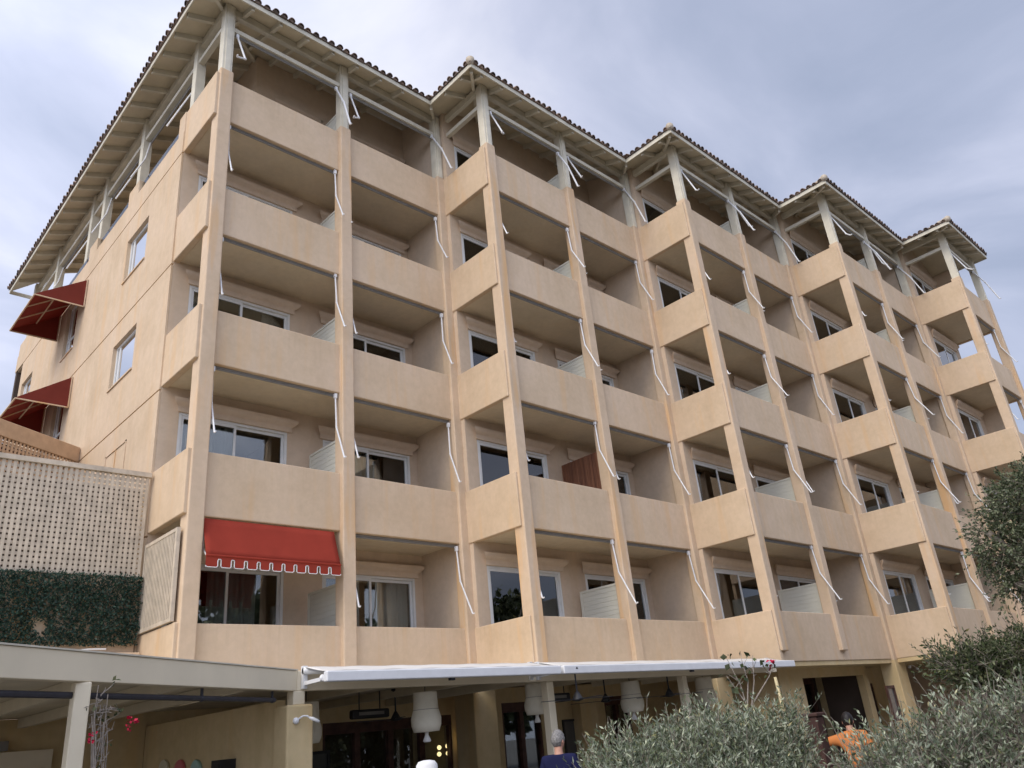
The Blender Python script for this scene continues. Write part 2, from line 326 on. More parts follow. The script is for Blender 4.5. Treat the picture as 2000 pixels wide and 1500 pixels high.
# ================================================================== GROUND
g = MB(); g.add([(-300,-300,0),(300,-300,0),(300,300,0),(-300,300,0)], [(0,1,2,3)]); tag(g.build('ground', M['ground']), kind='structure')

# ================================================================== HOTEL
W, ST, DEP = 6.282, 1.694, 1.5
TOPZ = {1: 3.86, 2: 6.83, 3: 9.73, 4: 12.63, 5: 15.58}; BOTZ = {1: 2.70, 2: 5.65, 3: 8.585, 4: 11.487, 5: 14.40}
FLZ = {1: 3.0, 2: 5.95, 3: 8.87, 4: 11.77, 5: 14.68, 6: 17.6}
CEIL = {1: 5.70, 2: 8.63, 3: 11.53, 4: 14.44}
LX = -0.20
HALF = [(k, h) for k in range(5) for h in (0, 1)][:9]
H = root('hotel_building', (0, 0, 0), 'five storey apricot plaster hotel with stepped balconies and clay tiled roof', 'hotel')
face = lambda k: -k*ST
# ---- slabs
for r in range(1, 6):
    b = MB()
    z1 = FLZ[r]; z0 = CEIL[r-1] if r > 1 else 2.74
    for k in range(5):
        x0 = k*W-0.13; x1 = (k+1)*W-0.13 if k < 4 else 28.3
        y0 = face(k)+0.10
        y1 = y0+6
        b.box(x0 if k else -0.12, x1-0.004, y0, y1, z0, z1)
    b.build('floor_slab', M['soffit'], H)
# ---- back walls with door openings
DOORS = [(0.22, 2.55), (3.42, 5.80)]; CORN = [(0.06, 2.74), (3.22, 5.98)]
DH = 2.18
for k in range(5):
    hs = (0, 1) if k < 4 else (0,)
    for r in range(1, 6):
        xs = [k*W-0.12 if k else LX+0.045] + sum([[k*W+DOORS[h][0], k*W+DOORS[h][1]] for h in hs], []) + [k*W+6.13 if k < 4 else 28.19]
        if r == 5 and k == 0: xs[:3] = [1.45, 1.95, 1.95+0.58*2.33]
        z0, z1 = FLZ[r], (CEIL[r] if r < 5 else 18.355)
        MB().wall('x', xs, [z0, z0+DH, z1], lambda i, j: not (i % 2 == 1 and j == 0), face(k)+DEP, face(k)+DEP+0.2).build('back_wall', M['inner'], H)
# side walls closing the right end of every bay (behind the inner column)
for k in range(4):
    for r in range(1, 6):
        b = MB(); ya, yb = face(k)+0.2, face(k)+DEP-0.002; za, zb = FLZ[r], CEIL[r] if r < 5 else 17.82
        zt = zb if r < 5 else 18.345
        b.add([(k*W+6.02, ya, za), (k*W+6.13, ya, za), (k*W+6.13, yb, za), (k*W+6.02, yb, za), (k*W+6.02, ya, zb), (k*W+6.13, ya, zb), (k*W+6.13, yb, zt), (k*W+6.02, yb, zt)], [(0,3,2,1),(4,5,6,7),(0,1,5,4),(1,2,6,5),(2,3,7,6),(3,0,4,7)])
        b.build('side_wall', M['inner'], H)
# dim interior behind the doors
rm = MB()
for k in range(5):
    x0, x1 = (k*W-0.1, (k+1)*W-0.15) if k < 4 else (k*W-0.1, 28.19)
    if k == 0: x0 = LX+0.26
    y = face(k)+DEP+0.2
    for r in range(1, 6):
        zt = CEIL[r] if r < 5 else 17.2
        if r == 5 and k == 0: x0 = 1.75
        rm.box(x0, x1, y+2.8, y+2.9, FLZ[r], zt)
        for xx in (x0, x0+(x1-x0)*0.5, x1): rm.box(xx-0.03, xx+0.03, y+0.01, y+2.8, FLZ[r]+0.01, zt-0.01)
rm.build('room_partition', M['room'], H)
# ---- parapets
def parapet(x0, x1, y0, y1, z0, z1, name='balcony_parapet', m='plaster', bv=0.022):
    return MB().box(x0, x1, y0, y1, z0, z1).build(name, M[m], H, bevel=bv)
for r in range(1, 6):
    zb, zt = BOTZ[r], TOPZ[r]
    for k, h in HALF:
        x0, x1 = (k*W+0.15, k*W+2.96) if h == 0 else (k*W+3.2, k*W+5.97)
        if r == 1: x0, x1 = (k*W+0.0, k*W+3.075) if h == 0 else (k*W+3.075, k*W+6.13)
        parapet(x0, x1, face(k), face(k)+0.14, zb, zt)
    for k in range(1, 5):
        parapet(k*W-0.15, k*W-0.01, face(k)-0.05, face(k-1)+0.02, zb, zt)
    # left end of the building: short return that runs back into the side wall
    parapet(LX+0.03, LX+0.17, -0.07, DEP+(0.35 if r == 5 else 0.02), zb if r > 1 else 2.70, zt)
    parapet(28.2, 28.34, face(4)+0.1, face(4)+DEP, zb, zt)
for r in (1, 2, 3): MB().box(28.2, 28.34, face(4)+DEP+0.002, face(4)+DEP+3, BOTZ[r], CEIL[r]).box(28.205, 28.335, face(4)+0.75, face(4)+DEP+0.001, TOPZ[r]+0.001, CEIL[r]).build('side_wall', M['inner'], H)
MB().box(28.2, 28.34, face(4)+0.55, face(4)+DEP, TOPZ[5]+0.001, 17.60).build('side_wall', M['inner'], H)
# ---- columns
for k in range(5):
    y = face(k)
    def column(x0, x1, y0, y1, z0, z1): return MB().box(x0, x1, y0, y1, z0, z1).build('column', M['column'], H, bevel=0.03)
    foot = 2.72 if k == 0 else 2.93
    column(k*W-0.10, k*W+0.20, y-0.11, y+0.20, foot, TOPZ[5]+0.14)
    if k < 5:
        column(k*W+2.93, k*W+3.22, y-0.11, y+0.20, foot if k < 4 else foot, TOPZ[5]+0.14)
    if k < 4:
        column(k*W+5.935, k*W+6.19, y-0.075, y+0.20, 2.66 if k >= 2 else 2.72, TOPZ[5]+0.07)
# ---- left side wall: recessed joints at the floor lines, windows, corner balconies far back
YE = 15.3
WIN = [(3.28, 4.66, 12.53, 13.73), (3.30, 4.78, 9.72, 10.84), (8.42, 9.45, 12.42, 14.10), (8.42, 9.45, 9.52, 11.2), (12.72, 13.95, 12.75, 13.45), (12.72, 13.95, 9.85, 10.5)]
JO = [5.60, 8.52, 11.42, 14.38]
ys = sorted({DEP+0.004, YE} | {v for w in WIN for v in w[:2]} | {14.3})
zs = sorted({2.7, 15.0} | {v for w in WIN for v in w[2:]} | {v for j in JO for v in (j-0.018, j+0.018)} | {9.75, 12.65})
def inwin(y, z): return any(a < y < b and c < z < d for a, b, c, d in WIN)
def farhole(y, z): return y > 14.3 and (9.75 < z < 11.40 or 12.65 < z < 14.3)
def solid_out(i, j):
    y, z = (ys[i]+ys[i+1])/2, (zs[j]+zs[j+1])/2
    return not inwin(y, z) and not farhole(y, z) and not any(abs(z-q) < 0.018 for q in JO)
def solid_in(i, j):
    y, z = (ys[i]+ys[i+1])/2, (zs[j]+zs[j+1])/2
    return not inwin(y, z) and not farhole(y, z)
sw = MB(); sw.wall('y', ys, zs, solid_out, LX, LX+0.04); ys2 = ys; ys = [DEP+0.203]+ys[1:]; sw.wall('y', ys, zs, solid_in, LX+0.041, LX+0.25)
sw.build('end_wall', M['plaster'], H)
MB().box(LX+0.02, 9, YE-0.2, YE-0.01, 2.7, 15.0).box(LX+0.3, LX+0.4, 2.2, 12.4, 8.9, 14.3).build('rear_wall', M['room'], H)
for (a, b_, c, d) in WIN[:6]:
    x = LX+0.085
    fr = MB()
    for (p, q, s_, t) in ((a, a+0.06, c, d), (b_-0.06, b_, c, d), (a+0.06, b_-0.06, c, c+0.06), (a+0.06, b_-0.06, d-0.06, d)):
        fr.box(x, x+0.06, p, q, s_, t)
    mid = b_-0.22; fr.box(x+0.005, x+0.05, mid-0.03, mid+0.03, c+0.06, d-0.06)
    if (a, c) in ((8.42, 12.42), (8.42, 9.52)): fr.box(x+0.006, x+0.05, a+0.06, b_-0.06, c+0.55, c+0.6)
    f = fr.build('window', M['frame'], H)
    MB().box(x+0.02, x+0.028, a+0.05, b_-0.05, c+0.05, d-0.05).build('glass_pane', M['mglass'], f, loc=(0,0,0))
    MB().box(LX-0.03, LX+0.084, a-0.02, b_+0.02, c-0.035, c).build('sill', M['column'], f, loc=(0,0,0))
# access hatch outline low on the side wall
hf = MB()
for (p, q, s_, t) in ((3.1, 3.13, 6.8, 8.0), (4.3, 4.33, 6.8, 8.0), (3.1, 4.33, 7.97, 8.0), (3.7, 3.72, 6.8, 7.97)): hf.box(LX-0.018, LX-0.001, p, q, s_, t)
hf.build('wall_hatch', M['column'], H)
# ---- sliding doors: one prototype, then copies
def make_door(x0, x1, y, z):
    fr = MB(); w = 0.055; yy = y+0.05
    for (a, b_, c, d) in ((x0, x0+w, z, z+DH), (x1-w, x1, z, z+DH), (x0+w, x1-w, z+DH-w, z+DH), (x0+w, x1-w, z, z+0.04)): fr.box(a, b_, yy-0.045, yy+0.07, c, d)
    mid = (x0+x1)/2
    for (a, b_, dy) in ((x0+w, mid+0.03, 0.0), (mid-0.03, x1-w, 0.045)):
        for (p, q, c, d) in ((a, a+0.05, z+0.04, z+DH-w), (b_-0.05, b_, z+0.04, z+DH-w), (a+0.05, b_-0.05, z+DH-w-0.06, z+DH-w), (a+0.05, b_-0.05, z+0.04, z+0.12)):
            fr.box(p, q, yy-0.03+dy, yy+0.008+dy, c, d)
    d = fr.build('sliding_door', M['frame'], H, loc=(x0, y, z))
    for (a, b_, dy) in ((x0+w+0.045, mid-0.015, 0.0), (mid+0.015, x1-w-0.045, 0.045)):
        MB().box(a, b_, yy-0.014+dy, yy-0.008+dy, z+0.11, z+DH-w-0.055).build('glass_pane', M['glass'], d, loc=(x0, y, z))
    return d
def curtain(d, x0, x1, y, z, spans, m):
    for (a, b_) in spans:
        n = max(8, int((b_-a)*46)); vs = []; fs = []
        ph = rnd.uniform(0, 6)
        for i in range(n+1):
            x = a+(b_-a)*i/n; t = i*1.05+ph; yy = y+0.17+0.03*math.sin(t)+0.015*math.sin(2.3*t)
            vs += [(x, yy, z+0.06), (x, yy, z+DH-0.06)]
        for i in range(n): fs.append((2*i, 2*i+2, 2*i+3, 2*i+1))
        c = MB().add(vs, fs).build('curtain', M[m], d, smooth=True, loc=(x0, y, z))
        so = c.modifiers.new('cloth', 'SOLIDIFY'); so.thickness = 0.004
def cornice(x0, x1, y, z, loc):
    prof = [(0, 0), (0.05, 0), (0.05, 0.10), (0.065, 0.12), (0.09, 0.135), (0.125, 0.17), (0.15, 0.20), (0.15, 0.265), (0, 0.265)]
    n = len(prof); vs = []
    for d, zz in prof: vs.append((x0+0.15-d, y-d, z+zz))
    for d, zz in prof: vs.append((x1-0.15+d, y-d, z+zz))
    fs = [(i, (i+1) % n, n+(i+1) % n, n+i) for i in range(n)]+[tuple(range(n-1, -1, -1)), tuple(range(n, 2*n))]
    return MB().add(vs, fs).build('door_cornice', M['cornice'], H, loc=loc, bevel=0.006)
proto = []
for h in (0, 1):
    d0 = make_door(DOORS[h][0], DOORS[h][1], DEP, FLZ[1]); c0 = cornice(CORN[h][0], CORN[h][1], DEP, FLZ[1]+DH-0.005, (CORN[h][0], DEP, FLZ[1])); proto.append((d0, c0))
STY = [((0, .42), (.60, 1)), ((0, .2), (.75, 1)), ((.5, 1),), ((0, .5),), ((0, .16), (.84, 1)), ((.35, .8),), ((0.05, .95),)]
for r in range(1, 6):
    for k, h in HALF:
        if (r, k) == (1, 0): d, c = proto[h]
        else:
            d, c = copy_tree(proto[h][0], H), copy_tree(proto[h][1], H)
            off = Vector((k*W, face(k), FLZ[r]-FLZ[1])); d.location = Vector(proto[h][0].location)+off; c.location = Vector(proto[h][1].location)+off
            WL[d.name] = WL[proto[h][0].name]+off; WL[c.name] = WL[proto[h][1].name]+off
for o in H.children:
    if o.location.z > 14.6 and o.location.x < 0.5 and o.name.startswith(('sliding_door', 'door_cornice')): o.location.x, o.scale.x = (1.95, 0.58) if 'door_c' not in o.name else (1.90, 0.52)
for r in range(1, 5):
    for k, h in HALF:
        d = [o for o in H.children if o.name.startswith('sliding_door') and abs(o.location.x-(k*W+DOORS[h][0])) < 0.01 and abs(o.location.z-FLZ[r]) < 0.01][0]
        x0, x1 = k*W+DOORS[h][0]+0.1, k*W+DOORS[h][1]-0.1
        st = STY[(r*5+k*3+h*2) % len(STY)]
        if r <= 4: curtain(d, k*W+DOORS[h][0], x1, face(k)+DEP, FLZ[r], [(x0+(x1-x0)*a, x0+(x1-x0)*b_) for a, b_ in st], 'curtain2' if (r, k, h) in ((2, 1, 0), (3, 1, 0)) else 'curtain')
# ---- privacy screens between the two balconies of a bay
def screen(k, r):
    x = k*W+3.05; y0, y1 = face(k)+0.205, face(k)+DEP-0.12; z0, z1 = FLZ[r]+0.03, FLZ[r]+1.70
    b = MB(); wood = (k == 1 and r == 2)
    if wood:
        z1 += 0.25; y1 = face(k)+DEP-0.03
        n = 26
        for i in range(n):
            a = y0+(y1-y0)*i/n; b.box(x-0.02-0.006*(i % 2), x+0.02, a, a+(y1-y0)/n-0.008, z0, z1)
        o = b.build('privacy_screen', M['cedar'], H); o['label'] = 'red brown timber slat balcony screen'
    else:
        b.box(x-0.03, x+0.03, y0, y0+0.05, z0, z1); b.box(x-0.03, x+0.03, y1-0.05, y1, z0, z1); b.box(x-0.03, x+0.03, y0+0.05, y1-0.05, z1-0.05, z1); b.box(x-0.03, x+0.03, y0+0.05, y1-0.05, z0, z0+0.05)
        n = 15; hh = (z1-z0-0.1)/n
        for i in range(n): b.box(x-0.018, x+0.018, y0+0.05, y1-0.05, z0+0.05+i*hh, z0+0.05+(i+1)*hh-0.006)
        b.box(x-0.008, x+0.008, y0+0.05, y1-0.05, z0+0.05, z1-0.05)
        b.build('privacy_screen', M['screen'], H)
for k in range(4):
    for r in range(1, 6): screen(k, r)

# ---- roof terrace frame: posts, wall plates, mid rails
EZ = 17.57; SL = 0.40; OVX = 0.80; OVY = 0.52          # underside of the boards at the eave, roof slope, overhang
PZ = 17.575
def timber(name, b, m='timber', bv=0.006, parent=None): return b.build(name, M[m], parent or H, bevel=bv)
for k in range(5):
    y = face(k); tz = TOPZ[5]+0.13
    xs_ = [(k*W-0.06, k*W+0.17), (k*W+2.955, k*W+3.185)] + ([(k*W+5.94, k*W+6.15)] if k < 4 else [])
    for i, (a, b_) in enumerate(xs_):
        timber('terrace_post', MB().box(a, b_, y-0.06, y+0.16, tz-0.1, 17.75).box(a+0.05, b_-0.05, y-0.085, y-0.06, tz-0.1, 17.72))
    xe = k*W+6.14 if k < 4 else 28.3
    timber('wall_plate', MB().box(k*W-0.05, xe, y+0.02, y+0.14, PZ, PZ+0.2))
    timber('mid_rail', MB().box(k*W+0.17, k*W+2.955, y-0.02, y+0.12, 17.03, 17.15).box(k*W+3.185, (k*W+5.94) if k < 4 else k*W+3.2, y-0.02, y+0.12, 17.03, 17.15))
    if k > 0:
        timber('wall_plate', MB().box(k*W-0.04, k*W+0.08, y+0.16, face(k-1)+0.02, PZ+0.002, PZ+0.202))
        timber('mid_rail', MB().box(k*W-0.04, k*W+0.08, y+0.16, face(k-1)-0.062, 17.03, 17.15))
timber('wall_plate', MB().box(LX+0.16, LX+0.28, 0.16, YE, PZ+0.002, PZ+0.202))
side_posts = [1.35, 4.70, 7.62, 8.75, 12.1, 14.9]
for yy in side_posts: timber('terrace_post', MB().box(LX+0.1, LX+0.32, yy, yy+0.22, 14.9, 17.78))
for a, b_ in zip([0.16]+[p+0.22 for p in side_posts], side_posts): timber('mid_rail', MB().box(LX+0.14, LX+0.27, a, b_, 17.03, 17.15))
# low terrace wall stubs and glass
for a, b_ in ((4.35, 5.05), (7.45, 8.1), (11.2, 15.25)): MB().box(LX+0.005, LX+0.2, a, b_, 14.95, 15.45).build('terrace_wall', M['plaster'], H, bevel=0.02)
MB().box(LX+0.004, LX+0.2, DEP, DEP+0.35, 14.40, 15.58).build('terrace_wall', M['plaster'], H, bevel=0.02)
for a, b_ in ((1.86, 4.34), (5.06, 7.44), (8.11, 11.19)):
    MB().box(LX+0.08, LX+0.092, a, b_, 15.0, 15.36).build('glass_balustrade', M['clear'], H)
MB().box(1.45, 1.65, DEP+0.201, 14.9, 14.68, 18.41).build('back_wall', M['inner'], H)
MB().box(LX+0.25, 1.44, DEP+0.2, 15.0, 14.5, 14.68).build('floor_slab', M['soffit'], H)
# ---- roof
roof_b = MB()
XE = lambda k: k*W-(OVX if k else 0.72); YEV = lambda k: face(k)-OVY
XL0 = XE(0); XEND = 28.40
hz = lambda t: EZ+SL*t
def plane(p_a, dir_a, ta, p_b, dir_b, tb, thick=0.05):
    A0 = Vector((*p_a, EZ)); B0 = Vector((*p_b, EZ))
    A1 = Vector((p_a[0]+dir_a[0]*ta, p_a[1]+dir_a[1]*ta, hz(ta))); B1 = Vector((p_b[0]+dir_b[0]*tb, p_b[1]+dir_b[1]*tb, hz(tb)))
    roof_b.poly([A0, B0, B1, A1], thick, (0, 0, 1))
TM = 6.5
for k in range(4):
    plane((XE(k), YEV(k)), (1, 1), TM, (XE(k+1), YEV(k)), (1, 1), TM)
    plane((XE(k+1), YEV(k)), (1, 1), TM, (XE(k+1), YEV(k+1)), (1, 1), TM)
hw = (XEND-XE(4))/2
plane((XE(4), YEV(4)), (1, 1), hw-0.001, (XEND, YEV(4)), (-1, 1), hw-0.001)
plane((XEND, YEV(4)), (-1, 1), hw, (XEND, 12), (-1, -0.0), hw)
YB = 15.6
plane((XL0, YEV(0)), (1, 1), TM, (XL0, YB), (1, -1), TM)
RF = roof_b.build('roof', M['deck'], H)
# fascias
fa = MB()
def fascia(p, q): fa.bar((p[0], p[1], EZ-0.02), (q[0], q[1], EZ-0.02), 0.03, 0.13)
for k in range(5):
    fascia((XE(k)-0.015, YEV(k)-0.012), ((XE(k+1)-0.028) if k < 4 else XEND+0.015, YEV(k)-0.012))
    if k: fascia((XE(k)-0.013, YEV(k-1)-0.028), (XE(k)-0.013, YEV(k)+0.004))
fascia((XL0-0.013, YEV(0)+0.004), (XL0-0.013, YB)); fascia((XEND+0.013, YEV(4)+0.004), (XEND+0.013, 8))
fascia((XL0, YB+0.013), (8, YB+0.013))
fa.build('fascia', M['timber'], RF)
# rafters
def rafter(p, d, L):                 # p eave point, d inward unit direction
    s = 0.045; e = max(s+0.15, L); prof = []
    a = Vector((p[0]+d[0]*s, p[1]+d[1]*s, hz(s)-0.004)); b_ = Vector((p[0]+d[0]*e, p[1]+d[1]*e, hz(e)-0.004))
    side = Vector((-d[1], d[0], 0))*0.038; dz = Vector((0, 0, -0.15)); cut = Vector((d[0]*0.10, d[1]*0.10, -0.03))
    vs = []
    for sd_ in (-1, 1):
        vs += [a+side*sd_, a+side*sd_+Vector((0, 0, -0.145)), a+side*sd_+cut+Vector((0, 0, -0.075)), b_+side*sd_+dz, b_+side*sd_]
    MB().add(vs, [(0, 1, 2, 3, 4), (9, 8, 7, 6, 5)]+[(i, i+5, (i+1) % 5+5, (i+1) % 5) for i in range(5)]).build('rafter', M['timber'], RF)
for k in range(5):
    x = XE(k)+0.42; xe = XE(k+1)-0.25 if k < 4 else XEND-0.2
    while x < xe:
        L = min(2.3, x-XE(k)-0.06, (XEND-x) if k == 4 else 9); rafter((x, YEV(k)), (0, 1), L); x += 0.70
    if k:
        for yy in (YEV(k)+0.45, YEV(k)+1.12): rafter((XE(k), yy), (1, 0), min(2.2, yy-YEV(k)))
        
y = YEV(0)+0.45
while y < YB-0.3:
    rafter((XL0, y), (1, 0), min(2.2, y-YEV(0)-0.06, YB-y)); y += 0.70
for k in range(5):
    A = Vector((XE(k)+0.10, YEV(k)+0.10, hz(0.10)-0.09)); B = Vector((XE(k)+2.3, YEV(k)+2.3, hz(2.3)-0.09)); MB().bar(A, B, 0.08, 0.16).build('hip_beam', M['timber'], RF)
    if k < 4:
        A = Vector((XE(k+1)+0.05, YEV(k)+0.05, hz(0.05)-0.10)); B = Vector((XE(k+1)+1.6, YEV(k)+1.6, hz(1.6)-0.10)); MB().bar(A, B, 0.07, 0.15).build('valley_beam', M['timber'], RF)
# clay barrel tiles along the eaves
tl = MB()
def roll(p, d, L, r=0.080):
    n = 8; a0 = -0.09; segs = max(1, int(L/0.42)); sd_ = Vector((-d[1], d[0], 0)); up = Vector((-d[0]*SL, -d[1]*SL, 1)).normalized()
    jz = rnd.uniform(-0.014, 0.016); p = (p[0]+rnd.uniform(-.018, .018), p[1]+rnd.uniform(-.018, .018))
    for s in range(segs):
        t0 = a0+s*(L-a0)/segs; t1 = a0+(s+1)*(L-a0)/segs+0.03
        vs = []; rr0, rr1 = r, r*0.86
        for t, rr, lift in ((t0, rr0, 0.03), (t1, rr1, 0.012)):
            c = Vector((p[0]+d[0]*t, p[1]+d[1]*t, hz(t)+0.055+lift+jz))
            for i in range(n+1):
                an = math.pi*i/n; vs.append(c+sd_*rr*math.cos(an)+up*rr*math.sin(an))
        for t, rr, lift in ((t0, rr0-0.018, 0.03),):
            c = Vector((p[0]+d[0]*t, p[1]+d[1]*t, hz(t)+0.055+lift+jz))
            for i in range(n+1):
                an = math.pi*i/n; vs.append(c+sd_*rr*math.cos(an)+up*rr*math.sin(an))
        m_ = n+1
        tl.add(vs, [(i, i+1, m_+i+1, m_+i) for i in range(n)]+[(i, 2*m_+i, 2*m_+i+1, i+1) for i in range(n)])
        if s == 0:                       # clay bedding inside the open end
            b0 = [p_-Vector((-d[0], -d[1], 0))*0.03 for p_ in vs[2*m_:]]
            tl.add(b0, [tuple(range(m_))])
def pans(p, q, d):                       # the troughs between the rolls
    p, q = Vector(p), Vector(q); dd = Vector((d[0], d[1], 0))
    n_ = int((q-p).length/0.035); vs = []; fs = []; ax = (q-p).normalized()
    return
SPC = 0.208
def row(px, py, ax, ay, length, dx, dy, lim0, lim1):
    n = int(length/SPC); s = length/n
    for i in range(n):
        t = (i+0.5)*s; L = min(1.4, 0.12+lim0*t+0.0 if lim0 else 1.4, 0.12+(length-t) if lim1 else 1.4)
        roll((px+ax*t, py+ay*t), (dx, dy), L)
for k in range(5):
    ln = (XE(k+1) if k < 4 else XEND)-XE(k)
    row(XE(k), YEV(k), 1, 0, ln, 0, 1, 1, k == 4)
    if k: row(XE(k), YEV(k-1), 0, -1, ST, 1, 0, 0, 1)
row(XL0, YB, 0, -1, YB-YEV(0), 1, 0, 1, 1); row(XEND, YEV(4), 0, 1, 9, -1, 0, 1, 0)
# under-tiles: a continuous clay bed under the rolls, just proud of the boards
for k in range(5):
    xe = XE(k+1) if k < 4 else XEND
    tl.poly([(XE(k)-0.05, YEV(k)-0.06, EZ+0.052), (xe-(0.05 if k < 4 else -0.05), YEV(k)-0.06, EZ+0.052), (xe+(0.6 if k < 4 else -0.6), YEV(k)+0.6, hz(0.6)+0.058), (XE(k)+0.6, YEV(k)+0.6, hz(0.6)+0.058)], 0.02, (0, 0, 1))
    if k: tl.poly([(XE(k)-0.06, YEV(k-1)-0.06, EZ+0.0525), (XE(k)-0.06, YEV(k)-0.05, EZ+0.0525), (XE(k)+0.6, YEV(k)+0.6, hz(0.6)+0.0585), (XE(k)+0.6, YEV(k-1)+0.6, hz(0.6)+0.0585)], 0.02, (0, 0, 1))
tl.poly([(XL0-0.06, YB+0.05, EZ+0.0525), (XL0-0.06, YEV(0)-0.05, EZ+0.0525), (XL0+0.6, YEV(0)+0.6, hz(0.6)+0.0585), (XL0+0.6, YB-0.6, hz(0.6)+0.0585)], 0.02, (0, 0, 1))
o = tl.build('roof_tiles', M['tile'], RF, smooth=False)
for p in o.data.polygons: p.use_smooth = True
hc = MB()
for k in range(5):
    for i in range(4):
        t = -0.05+i*0.36; A = Vector((XE(k)+t, YEV(k)+t, hz(t)+0.13)); t2 = t+0.40; B = Vector((XE(k)+t2, YEV(k)+t2, hz(t2)+0.115)); hc.tube([A, B], [0.115, 0.095], 10)
hc.build('hip_tiles', M['lattice'], RF, smooth=True)

# ---- ground storey
GX = lambda px: PY(px, 1450, 0.9).x
DA, DB, DC = (GX(630), GX(884)), (GX(985), GX(1062)), (GX(1190), GX(1240))
for (x0, x1, y, holes, hh) in ((LX, 7.1, 0.9, [DA], 2.24), (7.1, 13.74, 0.9, [DB, DC], 2.40), (13.6, 18.5, -2.6, [(14.75, 18.2)], 2.38), (18.5, 27.0, -1.2, [(20.6, 21.8)], 2.2)):
    xs_ = [x0]+[v for h_ in holes for v in h_]+[x1]
    gw = MB(); gw.wall('x', xs_, [0, hh, 2.72], lambda i, j: not (i % 2 == 1 and j == 0), y, y+0.2)
    gw.build('ground_floor_wall', M['ochre'], H)
    if x0 > 0: MB().box(x0+0.001, x0+0.15, y+(0.201 if x0 < 18 else -1.19), y+(6.09 if 13 < x0 < 14 else 2.68 if x0 < 8 else 1.6), 0, 2.715).build('ground_return_wall', M['room' if x0 > 18 else 'ochre'], H)
MB().box(24.0, 24.2, -6.75, -1.21, 0, 2.715).build('ground_return_wall', M['inner'], H)
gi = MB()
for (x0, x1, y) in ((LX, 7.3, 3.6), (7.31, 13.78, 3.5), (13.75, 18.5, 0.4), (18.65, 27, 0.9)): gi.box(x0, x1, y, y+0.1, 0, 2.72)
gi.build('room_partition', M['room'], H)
for (x0, x1, y0, y1) in ((5.93, 6.55, -0.12, 0.5), (PY(1142, 1450, 0.6).x, PY(1176, 1450, 0.6).x, 0.6, 0.897), (12.22, 12.8, -1.75, -1.41), (18.5, 19.15, -3.46, -3.01)):
    MB().box(x0, x1, y0, y1, 0, 2.695).build('ground_column', M['ochre'], H, bevel=0.025)
sf = MB()
for k in range(2, 5): sf.box(k*W-0.14, (k+1)*W-0.2, face(k)+0.03, face(k)+3.2, 2.60, 2.698)
sf.build('ground_soffit', M['ochre'], H)
def ground_door(x0, x1, y, n, h=2.2):
    f = MB()
    f.box(x0, x1, y-0.06, y+0.06, h-0.2, h)
    xs_ = [x0+(x1-x0)*i/n for i in range(n+1)]
    for i, x in enumerate(xs_): f.box(x-0.06 if i else x, x+0.06 if i < n else x, y-0.05, y+0.05, 0, h-0.2)
    for i in range(n): f.box(xs_[i]+0.06, xs_[i+1]-0.06, y-0.03, y+0.03, 0.0, 0.5)
    d = f.build('timber_door', M['wood'], H)
    MB().box(x0+0.06, x1-0.06, y+0.032, y+0.04, 0.5, h-0.2).build('glass_pane', M['dglass'], d, loc=(0, 0, 0))
ground_door(*DA, 0.97, 4, 2.24); ground_door(*DB, 0.97, 2, 2.40); ground_door(*DC, 0.97, 2, 2.40); ground_door(14.75, 18.2, -1.0, 4, 2.5); ground_door(20.6, 21.8, -1.13, 1)

# ================================================================== RETRACTED AWNINGS on the balconies
ORD = ['first', 'second', 'third', 'fourth', 'fifth', 'sixth', 'seventh', 'eighth', 'ninth']
ROWN = {1: 'lowest row', 2: 'second row up', 3: 'middle row', 4: 'fourth row up'}
def arm_pts(side, kind):              # local to the opening: x from left jamb (0) to right jamb (L)
    pass
def make_awning(L, kind):
    a = root('folding_awning', (0, 0, 0), 'x', 'awning')
    MB().box(0.02, L-0.02, 0.055, 0.10, -0.035, 0.0).tube([(0.03, 0.078, -0.052), (L-0.03, 0.078, -0.052)], 0.018, 8).build('roller_rail', M['rail'], a)
    def arm(pts, w=0.034):
        b = MB(); b.box(pts[0][0]-0.03, pts[0][0]+0.03, pts[0][1]-0.03, pts[0][1]+0.03, pts[0][2]-0.05, pts[0][2]+0.05)
        for p, q in zip(pts[:-1], pts[1:]): b.tube([p, q], w/2, 8)
        for p in pts[1:-1]: b.ball(p, w*0.72, 8, 6)
        e = Vector(pts[-1]); d = (e-Vector(pts[-2])).normalized(); b.tube([e, e+d*0.02+Vector((0, -0.03, 0.01)), e+d*0.02+Vector((0, -0.05, 0.025))], w*0.40, 6)
        b.build('folding_arm', M['white'], a, smooth=False)
    if kind == 'low':
        arm([(L-0.06, 0.02, -0.08), (L-0.065, -0.02, -0.80), (L-0.10, -0.36, -1.56)])
        arm([(0.03, 0.05, -0.08), (0.025, 0.06, -0.78), (0.0, -0.16, -1.46)])
    else:
        arm([(L-0.05, 0.02, -0.08), (L+0.03, -0.22, -0.66), (L+0.07, -0.45, -1.50)], 0.048)
        arm([(0.05, 0.02, -0.08), (0.11, -0.26, -0.98), (-0.17, -0.46, -1.26)], 0.044)
    return a
def place(proto_, x, y, z, label, group, first):
    o = proto_ if first else copy_tree(proto_)
    for c in o.children:
        if c.name.startswith('folding_arm'): c.rotation_euler = (R(rnd.uniform(-3.5, 3.0)), R(rnd.uniform(-1.5, 1.5)), 0)
    o.location = (x, y, z); o['label'] = label; o['group'] = group; WL[o.name] = Vector((x, y, z)); return o
PA = {}
